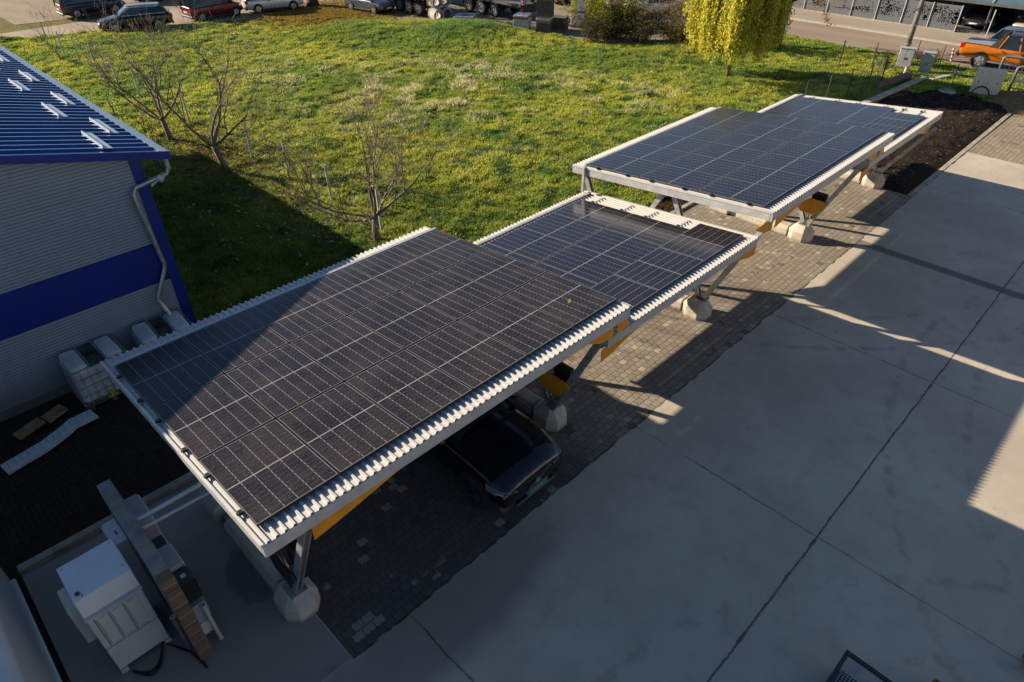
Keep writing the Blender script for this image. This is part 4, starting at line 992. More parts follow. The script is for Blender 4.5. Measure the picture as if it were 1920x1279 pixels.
car('parked_car', 'white saloon half hidden by the brown leaved branches', 'car', (45.3, 20.6, 0.0), ang(-0.95, 0.5), 4.4, 1.74, 1.4, p_white, EST, (-1.6, -1.0, 0.3, 1.25), 2.65, 0.31, 'cars in the dirt yard')
car('parked_car', 'red car at the top edge behind the block stacks', 'car', (44.9, 28.6, 0.0), ang(-1, 0.2), 4.0, 1.7, 1.45, carpaint('red_car_paint', (0.35, 0.015, 0.012)), EST, (-1.9, -1.5, 0.3, 1.2), 2.5, 0.3, 'cars in the dirt yard')
car('parked_car', 'blue grey car on the street beyond the orange pickup', 'car', (50.6, -3.2, 0.0), ang(-0.05, -1), 4.5, 1.8, 1.55, p_blue, EST, (-2.1, -1.7, 0.4, 1.3), 2.7, 0.32, 'vehicles on the street')
car('parked_car', 'black off roader facing out under the glass canopy', 'car', (58.9, 1.3, 0.0), ang(-1, 0.15), 4.6, 1.9, 1.72, p_black, MPV, (-2.2, -1.9, 0.5, 1.4), 2.75, 0.36, 'cars under the glass canopy')
car('parked_car', 'pale beige car facing out under the glass canopy', 'car', (58.8, -1.7, 0.0), ang(-1, 0.15), 4.4, 1.8, 1.5, carpaint('beige_car_paint', (0.45, 0.40, 0.33)), EST, (-2.1, -1.7, 0.4, 1.3), 2.7, 0.32, 'cars under the glass canopy')
# orange pickup
pk = car('pickup_truck', 'orange double cab pickup with covered bed at the street edge', 'pickup', (47.15, -3.05, 0.0), ang(0.02, -1), 5.3, 1.9, 1.86, p_orange, [(-2.65, 1.20), (-0.75, 1.21), (-0.7, 1.18), (1.0, 1.15), (1.4, 1.12), (2.3, 1.05), (2.65, 0.9)], (-0.72, -0.5, 0.75, 1.35), 3.22, 0.40, None, None, 0.18, 0.38, True, carpaint('dark_roof_paint', (0.03, 0.025, 0.035)), 0.86)
MB().box(-2.55, -0.85, -0.80, 0.80, 1.21, 1.265).build('bed_cover', M('grey_bed_cover', (0.25, 0.29, 0.34), 0.5, var=0.1), pk, bevel=0.015)
k = MB()
for sy in (-1, 1): k.prism([(-0.78, sy * 0.84, 1.14), (-1.2, sy * 0.84, 1.14), (-0.85, sy * 0.72, 1.62), (-0.66, sy * 0.67, 1.78), (-0.60, sy * 0.67, 1.78)], (0, -sy * 0.07, 0))
k.obox((-0.72, -0.66, 1.80), (-0.72, 0.66, 1.80), 0.16, 0.07); k.build('sports_bar', m_trim, pk)
for sy in (-1, 1): MB().tube([(-1.0, sy * 0.98, 0.42), (1.2, sy * 0.98, 0.42)], 0.05, 8).build('side_step', m_chrome, pk)
k = MB().box(-2.75, -2.6, -0.8, 0.8, 0.5, 0.68); k.build('tow_bumper', m_trim, pk, bevel=0.03)

# dark blue off roader parked under the nearest roof
p_deep = carpaint('deep_blue_black_paint', (0.004, 0.006, 0.014), 0.4, 0.2)
SUV = [(-2.35, 1.0), (-2.1, 1.06), (0.75, 1.06), (1.05, 1.065), (1.4, 1.045), (1.65, 1.005), (1.9, 0.935), (2.1, 0.855), (2.27, 0.77), (2.35, 0.70)]
sv = car('parked_car', 'dark blue off roader parked nose out under the nearest carport roof', 'car', (4.98, -2.98, 0.004), ang(0.0, -1), 4.69, 1.90, 1.66, p_deep, SUV, (-2.1, -1.75, 0.1, 0.98), 2.87, 0.37, None, m_rimd, 0.1, 0.22, False, None, 0.9, 0.075)
h = 2.345
for sy in (-1, 1):
    cv = [(h - 0.46, 0.915, 0.80), (h - 0.26, 0.882, 0.775), (h - 0.12, 0.80, 0.75), (h - 0.05, 0.66, 0.73), (h - 0.03, 0.50, 0.72)]; l_ = MB(); vs = []
    for (a, b__, c__) in cv: vs += [(a, sy * b__, c__), (a, sy * b__, c__ - 0.115), (a - 0.10, sy * (b__ - 0.10), c__ - 0.115), (a - 0.10, sy * (b__ - 0.10), c__ + 0.02)]
    fs = [(3, 2, 1, 0), (16, 17, 18, 19)]
    for q in range(4):
        for r_ in range(4): fs.append((q * 4 + r_, q * 4 + (r_ + 1) % 4, q * 4 + 4 + (r_ + 1) % 4, q * 4 + 4 + r_))
    l_.add(vs, fs); ho = l_.build('headlight', M('shaded_lamp_lens', (0.20, 0.23, 0.27), 0.1, 0.3, var=0.3, sc=20), sv, smooth=True, angle=50)  # darker copy of the headlamp lens, roof shade put into its colour
    l_ = MB(); l_.tube([(a + 0.006, sy * (b__ + 0.004), c__ - 0.05) for (a, b__, c__) in cv[1:]], 0.009, 6); l_.build('light_bar', m_alu, ho, smooth=True)
    l_ = MB(); l_.prism([(h - 0.14, sy * 0.80, 0.34), (h - 0.03, sy * 0.58, 0.34), (h - 0.03, sy * 0.58, 0.48), (h - 0.14, sy * 0.82, 0.46)], (0.03, 0, 0)); l_.build('front_vent', m_trim, sv)
    MB().box(0.62, 0.80, *sorted((sy * 0.9, sy * 1.06)), 1.08, 1.22).build('mirror', p_deep, sv, bevel=0.04, seg=2)
    l_ = MB(); l_.obox((0.9, sy * 0.70, 1.085), (1.6, sy * 0.66, 1.03), 0.02, 0.012); l_.build('bonnet_crease', p_deep, sv)
gr = MB(); gr.prism([(h - 0.04, -0.42, 0.50), (h - 0.06, 0.0, 0.485), (h - 0.04, 0.42, 0.50), (h - 0.08, 0.46, 0.71), (h - 0.05, 0.0, 0.725), (h - 0.08, -0.46, 0.71)], (0.06, 0, 0)); go = gr.build('grille', m_trim, sv, bevel=0.012)
gl = MB()
for i in range(15): a = -0.40 + i * 0.0571; gl.box(h + 0.018, h + 0.026, a - 0.008, a + 0.008, 0.53, 0.70)
gl.build('grille_slats', m_chrome, go).data.materials[0] = M('dark_chrome', (0.06, 0.06, 0.065), 0.2, 0.8)
em = MB().disc_ring((h + 0.03, 0, 0.64), (1, 0, 0), 0.052, 0.068, 0.02, 24); em.cyl((h + 0.024, 0, 0.64), (h + 0.03, 0, 0.64), 0.05, 20); em.obox((h + 0.03, -0.34, 0.50), (h + 0.03, -0.06, 0.61), 0.014, 0.016); em.obox((h + 0.03, 0.06, 0.67), (h + 0.03, 0.36, 0.78), 0.014, 0.016)
em.build('round_emblem_with_bar', m_chrome, sv)
MB().box(h - 0.10, h + 0.01, -0.55, 0.55, 0.24, 0.30).build('lower_lip', M('dark_lip', (0.05, 0.055, 0.06), 0.3, 0.4), sv, bevel=0.02)
MB().box(h + 0.0, h + 0.042, -0.27, 0.27, 0.385, 0.50).build('number_plate', M('green_number_plate', (0.10, 0.26, 0.15), 0.5), sv)
MB().box(h + 0.0425, h + 0.0435, -0.265, -0.225, 0.39, 0.495).build('plate_band', M('plate_blue', (0.02, 0.06, 0.4), 0.5), sv)
cu = bpy.data.curves.new('plate_text', 'FONT'); cu.body = 'AAOC 331'; cu.size = 0.115; cu.align_x = 'CENTER'; cu.extrude = 0.001
tmp = bpy.data.objects.new('tmp', cu); COL.objects.link(tmp); bpy.context.view_layer.update(); tme = bpy.data.meshes.new_from_object(tmp.evaluated_get(bpy.context.evaluated_depsgraph_get())); bpy.data.objects.remove(tmp)
tme.materials.clear(); tme.materials.append(M('plate_ink', (0.01, 0.01, 0.01), 0.5)); to = bpy.data.objects.new('plate_letters', tme); COL.objects.link(to); to.parent = sv; to.location = (h + 0.043, 0.02, 0.40); to.rotation_euler = (math.pi / 2, 0, math.pi / 2)
k = MB(); k.obox((0.82, -0.55, 1.10), (0.45, -0.05, 1.34), 0.02, 0.015); k.obox((0.80, 0.1, 1.11), (0.42, 0.55, 1.35), 0.02, 0.015); k.build('wipers', m_trim, sv)

# ---- lorry trailers at the far edge of the meadow
def trailer(label, x0, x1, y0, y1, axles, zdeck, red, deckm):
    t = thing('lorry_trailer', label, 'trailer', ((x0 + x1) / 2, y0, 0), 0, 'lorry trailers in the dirt yard')
    for a in (x0 + 0.55, x1 - 0.65): sub(MB().box(a, a + 0.12, y0 + 0.1, y1, zdeck - 0.42, zdeck - 0.12), 'chassis_rail', red, t)
    sub(MB().box(x0, x1, y0, y1, zdeck - 0.12, zdeck), 'deck', deckm, t, bevel=0.01)
    for a in (x0 + 0.02, x1 - 0.06): sub(MB().box(a - 0.03, a + 0.07, y0, y1, zdeck - 0.16, zdeck + 0.05), 'side_rail', red, t)
    for ya in axles:
        for xw, s_ in ((x0 + 0.16, -1), (x1 - 0.16, 1)):
            w = MB().disc_ring((xw, ya, 0.5), (1, 0, 0), 0.3, 0.5, 0.3, 24); wo = sub(w, 'wheel', m_tyre, t, bevel=0.03)
            d = MB(); d.cyl((xw - 0.05, ya, 0.5), (xw + s_ * 0.02, ya, 0.5), 0.3, 20); d.disc_ring((xw + s_ * 0.1, ya, 0.5), (1, 0, 0), 0.2, 0.3, 0.05, 20); d.cyl((xw, ya, 0.5), (xw + s_ * 0.13, ya, 0.5), 0.1, 12)
            do = sub(d, 'rim', m_rim, t); do.parent = wo; do.location = Vector((0, 0, 0))
            arc = MB()
            pr = [(xw - 0.17, ya + 0.58 * math.cos(q), 0.5 + 0.58 * math.sin(q)) for q in [math.pi * j / 8 for j in range(9)]]
            for p0, p1 in zip(pr[:-1], pr[1:]): arc.prism([p0, p1, (p1[0] + 0.34, p1[1], p1[2]), (p0[0] + 0.34, p0[1], p0[2])], (0, 0, 0.015))
            sub(arc, 'mudguard', m_trim, t)
        sub(MB().cyl((x0 + 0.3, ya, 0.5), (x1 - 0.3, ya, 0.5), 0.08, 10), 'axle', m_trim, t)
    return t
m_redp = M('dark_red_chassis', (0.16, 0.02, 0.02), 0.5, var=0.3); m_deck = M('worn_deck_planks', (0.24, 0.19, 0.15), 0.8, var=0.35, sc=2)
ta = trailer('red three axle lorry trailer next to the slate hatchback', 32.35, 34.85, 31.85, 44, (32.7, 33.85, 35.0), 1.35, m_redp, m_deck)
for a in (32.6, 34.3): sub(MB().box(a, a + 0.3, 31.82, 31.85, 0.75, 0.95), 'tail_light', m_red, ta)
sub(MB().box(32.5, 34.7, 31.84, 31.9, 0.5, 0.62), 'under_run_bar', m_alu, ta)
tb = trailer('long flatbed trailer with a worn deck and striped rear marker boards', 36.2, 38.7, 25.6, 39, (28.5, 29.9, 31.3), 1.15, M('dark_grey_chassis', (0.06, 0.065, 0.075), 0.5), m_deck)
m_str, b = newmat('red_white_stripes'); x, y, z, v = xyz('Object'); setp(b, col=mix((((x + z) / 0.2).frac()).gt(0.5), (0.6, 0.6, 0.6), (0.45, 0.03, 0.03)), rough=0.5)
for a in (36.25, 38.25): sub(MB().box(a, a + 0.4, 25.5, 25.56, 1.2, 2.6), 'marker_board', m_str, tb); sub(MB().box(a, a + 0.4, 25.48, 25.56, 0.85, 1.05), 'tail_light', m_red, tb)
sub(MB().box(36.25, 38.65, 25.52, 25.595, 0.55, 1.1), 'rear_panel', M('dirty_black_panel', (0.04, 0.035, 0.035), 0.7), tb)
for a in (36.8, 37.7): sub(MB().obox((a, 25.9, 1.15), (a, 26.2, 3.2), 0.45, 0.14, (0, 1, 0)), 'loading_ramp', M('rusty_brown_steel', (0.09, 0.055, 0.04), 0.8, var=0.3), tb)
# ------------------------------------------------------------------ yard goods
m_ring = M('grey_concrete_ring', (0.36, 0.345, 0.32), 0.9, var=0.2, sc=3)
RG = 'concrete rings stacked beside the trailer'
for i, (dx, dz, lb) in enumerate(((0, 0.42, 'concrete ring lying on its side, bottom of the pile, nearer the trailer wheels'), (0.86, 0.42, 'concrete ring on its side, bottom of the pile, farther from the red trailer'), (0.1, 1.26, 'concrete ring on its side in the middle layer of the pile'), (0.95, 1.26, 'darker concrete ring beside the middle one in the pile'), (0.25, 2.1, 'topmost concrete ring of the pile, cut by the picture edge'))):
    t = thing('concrete_ring', lb, 'concrete ring', (32.3 + dx, 30.4 + 0.1 * i, dz), 0, RG)
    k = MB().disc_ring((0, 0, 0), (0.25, 1, 0), 0.30, 0.42, 0.9, 24); k.build('pipe_wall', m_ring, t, bevel=0.01)
    k = MB().disc_ring((0.24 * 0.46, 0.46, 0), (0.25, 1, 0), 0.26, 0.45, 0.09, 24); k.build('socket_collar', m_ring, t)
for i, lb in enumerate(('square concrete manhole slab lying on the ground, lower of two', 'square concrete manhole slab with round hole, upper of two')):
    t = thing('manhole_slab', lb, 'concrete slab', (33.4, 28.5, 0.16 + i * 0.26), 0.5 + 0.12 * i, 'manhole slabs by the rings')
    n = 24; k = MB(); vs = []; hs = 0.72; hr = 0.3
    for z_ in (-0.1, 0.1):
        for q in range(n):
            a = 2 * math.pi * q / n + math.pi / 4; c_, s_ = math.cos(a), math.sin(a); f = hs / max(abs(c_), abs(s_)); vs.append((c_ * f, s_ * f, z_))
        for q in range(n):
            a = 2 * math.pi * q / n + math.pi / 4; vs.append((math.cos(a) * hr, math.sin(a) * hr, z_))
    fs = []
    for q in range(n):
        r_ = (q + 1) % n; fs += [(q, r_, n + r_, n + q), (2 * n + q, 2 * n + r_, 3 * n + r_, 3 * n + q), (q, r_, 2 * n + r_, 2 * n + q), (n + q, n + r_, 3 * n + r_, 3 * n + q)]
    k.add(vs, fs); k.build('slab', M('pale_slab', (0.42, 0.42, 0.42), 0.8, var=0.15), t, bevel=0.02)
    k = MB().disc_ring((0, 0, 0.1), (0, 0, 1), 0.3, 0.37, 0.04, 24); k.build('hole_rim', m_ring, t)
m_wrap = M('pale_stretch_film', (0.42, 0.44, 0.47), 0.25, var=0.35, sc=9, bmp=0.3); m_blk = M('dark_paving_blocks', (0.085, 0.08, 0.075), 0.85, var=0.3, sc=6)
PS = 'pallets of paving blocks by the yard'
def stack(label, x_, y_, w_, d_, layers, rz=0.3, wrap=()):
    t = thing('block_pallet', label, 'pallet stack', (x_, y_, 0), rz, PS); z_ = 0.0
    for i, hh in enumerate(layers):
        p = MB()
        for a in (-w_ / 2, -0.06, w_ / 2 - 0.12): p.box(a, a + 0.12, -d_ / 2, d_ / 2, z_, z_ + 0.09)
        p.box(-w_ / 2, w_ / 2, -d_ / 2, d_ / 2, z_ + 0.0902, z_ + 0.12); p.build('pallet', m_tim, t); z_ += 0.122
        k = MB(); nl = max(2, int(hh / 0.09))
        for j in range(nl):
            o_ = 0.012 * ((j * 7 + i * 3) % 3); k.box(-w_ / 2 + o_, w_ / 2 - 0.01 * (j % 2), -d_ / 2 + o_, d_ / 2 - 0.012 * (j % 3), z_ + j * hh / nl, z_ + (j + 0.93) * hh / nl)
        k.build('blocks', m_blk, t)
        if i in wrap:
            k = MB().box(-w_ / 2 - 0.02, w_ / 2 + 0.02, -d_ / 2 - 0.02, d_ / 2 + 0.02, z_ + 0.02, z_ + hh + 0.02); k.build('film_wrap', m_wrap, t, bevel=0.05, seg=2)
        z_ += hh + 0.002
stack('low film wrapped pallet of blocks standing left of the tall stack', 34.6, 23.9, 1.1, 1.0, [0.62, 0.14], 0.5, (0, 1))
stack('tall stack of three block pallets with film round its middle', 35.2, 22.3, 1.05, 1.0, [0.55, 0.2, 0.95, 0.3], 0.5, (1,))
stack('low dark pallet of blocks right of the tall stack', 36.5, 22.0, 1.0, 0.9, [0.75], 0.5, ())
stack('grey wrapped block stack behind the yellowish shrub', 38.3, 21.8, 1.0, 1.0, [0.8, 0.8, 0.4], 0.4, (0, 1))
stack('dark block stack behind the shrub, closer to the silver estate', 39.9, 21.6, 1.2, 1.0, [0.7, 0.7, 0.6], 0.4, ())
stack('timber pallets piled beside the white saloon', 41.9, 19.4, 1.2, 1.0, [0.1, 0.1, 0.12], 0.3, ())

# ------------------------------------------------------------------ street side
t = thing('utility_pole', 'tall grey leaning utility pole standing in the grass by the street', 'pole', (43.6, 1.62, 0))
MB().tube([(0, 0, -0.1), (0.0, 0, 3.0), (0.0, 0, 9)], [0.15, 0.135, 0.10], 14).build('pole_shaft', M('weathered_pole', (0.16, 0.15, 0.14), 0.8, var=0.4, sc=3), t, smooth=True)
k = MB().disc_ring((0, 0, 1.2), (0, 0, 1), 0.17, 0.21, 0.05, 14); k.disc_ring((0, 0, 2.2), (0, 0, 1), 0.165, 0.20, 0.05, 14); k.build('pole_bands', m_galv, t)
m_ebox = M('grey_street_cabinet', (0.36, 0.37, 0.38), 0.6, var=0.12, sc=4)
def ebox(label, x_, y_, w_, d_, h_, rz, legs, mat):
    t = thing('street_cabinet', label, 'street cabinet', (x_, y_, 0), rz, 'electrical cabinets by the street')
    z0 = 0.35 if legs else 0.0
    MB().box(-d_ / 2, d_ / 2, -w_ / 2, w_ / 2, z0, h_).build('housing', mat, t, bevel=0.02)
    MB().box(-d_ / 2 - 0.04, d_ / 2 + 0.04, -w_ / 2 - 0.03, w_ / 2 + 0.03, h_, h_ + 0.05).build('lid', mat, t, bevel=0.01)
    for s_ in (-1, 1): 
        d_o = MB().box(-d_ / 2 - 0.012, -d_ / 2 - 0.001, *sorted((s_ * 0.012, s_ * (w_ / 2 - 0.03))), z0 + 0.05, h_ - 0.05); dd = d_o.build('door', mat, t, bevel=0.004)
        MB().box(-d_ / 2 - 0.03, -d_ / 2 - 0.0125, s_ * 0.05 - 0.012, s_ * 0.05 + 0.012, (z0 + h_) / 2 - 0.06, (z0 + h_) / 2 + 0.06).build('handle', m_trim, dd)
        if legs: MB().box(-d_ / 2 + 0.02, d_ / 2 - 0.02, *sorted((s_ * (w_ / 2 - 0.1), s_ * (w_ / 2 - 0.03))), -0.02, z0 - 0.001).build('leg', m_galv, t)
    return t
ebox('grey two door cabinet on legs at the foot of the utility pole', 41.75, 1.0, 0.75, 0.3, 1.35, 0.25, True, m_ebox)
ebox('plain grey cabinet in the grass right of the utility pole', 42.5, 0.05, 0.62, 0.32, 1.15, 0.25, False, m_ebox)
t = thing('meter_cabinet', 'wide pale meter cabinet with three doors and a black hoop before it', 'meter cabinet', (40.35, -3.55, 0), 0.3)
m_pale = M('pale_meter_cabinet', (0.60, 0.575, 0.52), 0.6, var=0.06)
MB().box(-0.16, 0.16, -0.62, 0.62, 0.02, 1.36).build('housing', m_pale, t, bevel=0.02)
for i in range(3):
    yc = 0.41 - i * 0.41; dd = MB().box(-0.172, -0.161, yc - 0.195, yc + 0.195, 0.06, 1.32).build('door', m_pale, t, bevel=0.004)
    k = MB(); k.prism([(-0.174, yc + 0.06, 1.1), (-0.174, yc - 0.06, 1.1), (-0.174, yc, 1.22)], (-0.004, 0, 0)); k.build('warning_triangle', M('warning_yellow', (0.6, 0.42, 0.03), 0.5), dd)
    MB().box(-0.19, -0.1725, yc - 0.015, yc + 0.015, 0.66, 0.78).build('lock', m_trim, dd)
t = thing('drain_hoop', 'black bent pipe hoop standing in front of the pale meter cabinet', 'pipe hoop', (39.95, -3.5, 0), 0.3)
MB().tube([(0, 0.42 * math.cos(q), 0.55 * math.sin(q)) for q in [math.pi * j / 14 for j in range(15)]], 0.035, 8).build('hoop_pipe', m_cable, t, smooth=True)
MB().disc_ring((0, 0.42, 0.03), (0, 0, 1), 0.03, 0.05, 0.08, 8).disc_ring((0, -0.42, 0.03), (0, 0, 1), 0.03, 0.05, 0.08, 8).build('pipe_sockets', m_cable, t)
t = thing('marker_pipe', 'short pinkish white pipe sticking out of the grass by the pole', 'pipe', (40.35, 0.4, 0)); 
MB().tube([(0, 0, -0.1), (0.02, -0.02, 0.75)], 0.09, 12).build('pipe_tube', M('pinkish_pipe', (0.55, 0.42, 0.36), 0.6), t, smooth=True, angle=40); MB().disc_ring((0.02, -0.02, 0.75), (0, 0, 1), 0.0, 0.1, 0.04, 12).build('pipe_cap', M('brick_red_cap', (0.35, 0.12, 0.07), 0.7), t)
t = thing('barrier_post', 'small red and white post behind the pickup', 'post', (45.65, -0.4, 0)); 
MB().cyl((0, 0, 0), (0, 0.12, 0.95), 0.05, 10).build('post_shaft', m_str, t); MB().box(-0.14, 0.14, -0.12, 0.14, -0.01, 0.05).build('post_foot', m_black, t)
m_beam = M('weathered_beam', (0.40, 0.35, 0.27), 0.85, var=0.25, sc=3, bmp=0.2)
def beam(label, a, b_, w_, h_, z_, mat):
    t = thing('kerb_beam', label, 'beam', (a[0], a[1], 0), 0, 'beams along the planting bed'); sub(MB().obox((a[0], a[1], z_ + h_ / 2), (b_[0], b_[1], z_ + h_ / 2 + 0.05), w_, h_), 'beam_length', mat, t, bevel=0.015)
    d_ = (Vector((b_[0], b_[1], 0)) - Vector((a[0], a[1], 0))).normalized(); e = Vector((a[0], a[1], 0))
    k = MB()
    for u in (0.1, 0.9):
        q = Vector((a[0] + (b_[0] - a[0]) * u, a[1] + (b_[1] - a[1]) * u, 0)); k.box(q.x - 0.12, q.x + 0.12, q.y - 0.16, q.y + 0.16, 0.0, z_ + 0.02)
    sub(k, 'bearers', m_tim, t)
beam('pale beam lying along the grass edge of the planting bed', (33.6, 0.1), (41.0, -0.45), 0.32, 0.14, 0.10, m_beam)
beam('darker upright beam behind the pale one, towards the street', (37.2, 0.62), (40.6, 0.15), 0.16, 0.42, 0.05, M('dark_beam', (0.15, 0.125, 0.095), 0.9, var=0.3, sc=3))
beam('thin grey plank lying in the grass before the plain grey cabinet', (41.2, -0.75), (43.5, -1.55), 0.3, 0.06, 0.12, M('grey_plank', (0.42, 0.40, 0.38), 0.8, var=0.2))
t = thing('cover_slab', 'pale flat cover slab lying in the grass before the meter cabinet', 'concrete slab', (39.75, -2.05, 0.06), 0.4)
k = MB(); k.prism([(0.62 * math.cos(a), 0.42 * math.sin(a), 0) for a in [2 * math.pi * j / 14 for j in range(14)]], (0, 0, 0.05)); k.build('slab', m_cast, t, bevel=0.01)
MB().box(-0.06, 0.06, -0.02, 0.02, 0.05, 0.075).build('lifting_eye', m_galv, t)
# dug earth heap
gx, gy = np.meshgrid(np.linspace(38.2, 43.0, 50), np.linspace(-9.0, -3.7, 50), indexing='ij')
r2 = ((gx - 40.6) / 2.0) ** 2 + ((gy + 6.2) / 2.2) ** 2
gz = 0.75 * np.exp(-r2 * 1.6) * (0.7 + 0.6 * vnoise(gx, gy, 1.7, 8)) + 0.08 * vnoise(gx, gy, 5, 9) * (r2 < 1.3) - 0.05
idx = np.arange(2500).reshape(50, 50); F = np.stack([idx[:-1, :-1].ravel(), idx[1:, :-1].ravel(), idx[1:, 1:].ravel(), idx[:-1, 1:].ravel()], 1)
mesh_np('earth_mound', np.stack([gx.ravel(), gy.ravel(), gz.ravel()], 1), F, m_clay, kind='structure')
# gate beside the pickup
m_gate = M('grey_gate_paint', (0.09, 0.095, 0.10), 0.5, var=0.15)
t = thing('metal_gate', 'grey tubular gate frames standing between meter cabinet and pickup', 'gate', (42.6, -4.4, 0))
for (a, b_, hh) in (((43.6, -3.25), (44.1, -6.4), 1.35), ((42.0, -4.3), (42.1, -7.2), 1.3)):
    k = MB().tube([(a[0], a[1], 0), (a[0], a[1], hh - 0.1), (a[0] + 0.02, a[1] - 0.1, hh), (b_[0], b_[1] + 0.1, hh), (b_[0], b_[1], hh - 0.1), (b_[0], b_[1], 0)], 0.065, 8); sub(k, 'hoop_frame', m_gate, t, smooth=True)
    k = MB()
    for z_ in (0.25, 0.7): k.obox((a[0], a[1], z_), (b_[0], b_[1], z_), 0.05, 0.05)
    sub(k, 'cross_rail', m_gate, t); k = MB()
    for j in range(1, 16):
        u = j / 16; k.obox((a[0] + (b_[0] - a[0]) * u, a[1] + (b_[1] - a[1]) * u, 0.27), (a[0] + (b_[0] - a[0]) * u, a[1] + (b_[1] - a[1]) * u, hh - 0.05), 0.015, 0.015)
    sub(k, 'bars', m_gate, t)

# ------------------------------------------------------------------ fences
def fence(label, pts, hh, rad, mat, wires, cat='fence', mesh_d=0.0):
    t = thing('wire_fence', label, cat, (pts[0][0], pts[0][1], 0))
    tops = []
    for i, (a, b_) in enumerate(pts):
        l1, l2 = rnd.uniform(-0.05, 0.05), rnd.uniform(-0.05, 0.05); h_ = hh * rnd.uniform(0.94, 1.06); tops.append((a + l1, b_ + l2, h_))
        sub(MB().tube([(a, b_, -0.1), (a + l1, b_ + l2, h_)], rad, 7), 'fence_post', mat, t, smooth=True, angle=40)
    k = MB()
    for z_ in wires:
        for (p0, p1), (q0, q1) in zip(zip(pts[:-1], pts[1:]), zip(tops[:-1], tops[1:])):
            k.tube([(p0[0] + (q0[0] - p0[0]) * z_ / hh, p0[1] + (q0[1] - p0[1]) * z_ / hh, z_), (p1[0], p1[1], z_)], 0.003, 3, False)
    if mesh_d:
        for p0, p1 in zip(pts[:-1], pts[1:]):
            n = int(math.hypot(p1[0] - p0[0], p1[1] - p0[1]) / mesh_d)
            for j in range(n):
                u = j / n; a = (p0[0] + (p1[0] - p0[0]) * u, p0[1] + (p1[1] - p0[1]) * u); k.tube([(*a, 0.05), (*a, hh * 0.96)], 0.002, 3, False)
    sub(k, 'wires', m_galv, t)
    return t
m_post = M('grey_fence_post', (0.45, 0.44, 0.42), 0.6, 0.1, var=0.2)
fence('wire fence of thin grey posts running across the meadow', [(9.6, 6.1 + 2.95 * i) for i in range(13)], 1.55, 0.045, m_post, (0.5, 1.0, 1.42))
fence('green mesh fence of thin dark posts beyond the far roof', [(31.4, 1.9), (33.2, 1.6), (35.0, 1.25), (36.8, 0.95), (38.5, 0.9), (41.0, 2.4)], 1.5, 0.028, M('dark_green_post', (0.04, 0.055, 0.045), 0.6), (0.1, 0.4, 0.7, 1.0, 1.25, 1.44), 'fence', 0.12)
for (a, b_, hh, lb) in ((41.0, 4.2, 1.35, 'dark wooden stake standing alone in the grass near the big tree'), (44.0, -0.25, 1.3, 'thin dark stake between the plain cabinet and the pickup'), (44.9, 1.35, 1.2, 'thin stake on the street edge right of the pole'), (40.9, -1.9, 1.15, 'short stake in the grass left of the meter cabinet')):
    t = thing('stake', lb, 'stake', (a, b_, 0), 0, 'stakes in the grass by the street')
    MB().tube([(0, 0, -0.1), (0.03, 0.02, hh)], [0.05, 0.04] if 'wooden' in lb else 0.022, 7).build('stake_shaft', M('dark_stake_wood', (0.035, 0.028, 0.022), 0.9, var=0.3), t)
    MB().disc_ring((0.03, 0.02, hh), (0, 0, 1), 0, 0.055 if 'wooden' in lb else 0.028, 0.03, 7).build('stake_cap', m_trim, t)

# ------------------------------------------------------------------ showroom over the street
t = thing('car_showroom', 'car showroom with a sloping glass canopy across the street', 'building', (56, 0, 0))
m_sg = M('blue_grey_glazing', (0.10, 0.15, 0.20), 0.10, 0.2, var=0.25, sc=0.5)
m_mull = M('light_mullion', (0.50, 0.53, 0.55), 0.4, 0.3)
yv = [15.5 - i * 2.45 for i in range(16)]
for a, b_ in zip(yv[:-1], yv[1:]):
    k = MB(); k.prism([(56.0, a - 0.04, 1.85), (56.0, b_ + 0.04, 1.85), (60.5, b_ + 0.04, 3.6), (60.5, a - 0.04, 3.6)], (0.02, 0, 0.05)); sub(k, 'glass_pane', m_sg, t)
for a in yv:
    sub(MB().obox((55.95, a, 1.88), (60.55, a, 3.68), 0.07, 0.12), 'mullion', m_mull, t)
    sub(MB().tube([(56.6, a, 0), (56.3, a, 1.2), (56.2, a, 1.85)], 0.07, 8), 'column', m_gate, t)
sub(MB().box(55.9, 56.02, yv[-1], yv[0], 1.75, 1.9), 'eaves_beam', m_gate, t)
sub(MB().box(60.6, 75, yv[-1], yv[0], 0.0, 5.5), 'showroom_block', M('showroom_wall', (0.10, 0.11, 0.12), 0.5), t)
sub(MB().box(55.9, 60.55, yv[-1], yv[0], 0.005, 0.06), 'showroom_floor', M('showroom_paving', (0.16, 0.15, 0.14), 0.8), t)
m_pf, b = newmat('perforated_grey_panel'); x, y, z, v = xyz('World')
cell = white(vec((y / 0.06).floor(), (z / 0.06).floor(), 1.0)); blob = noise(v, 0.8, 2)
hole = (cell + blob.ss(0.35, 0.65) * 0.55 - ((z - 0.95).abs() * 0.5)).gt(0.80) * z.gt(0.35) * z.lt(1.5)
setp(b, col=(0.11, 0.125, 0.14), rough=0.5, alpha=1 - hole)
pf = thing('perforated_fence', 'grey perforated metal fence along the far side of the street', 'fence', (55.3, 8, 0))
ys = [13.2 - i * 1.82 for i in range(7)]
for a, b_ in zip(ys[:-1], ys[1:]):
    sub(MB().box(55.30, 55.325, b_ + 0.03, a - 0.03, 0.08, 1.62), 'fence_panel', m_pf, pf)
for a in ys + [0.3, -1.7, -3.8]:
    sub(MB().cyl((55.26, a, 0), (55.26, a, 1.66), 0.035, 8), 'fence_post', m_mull, pf)
sub(MB().box(55.24, 55.36, ys[-1], ys[0], 0.0, 0.07), 'fence_plinth', m_kerb, pf)

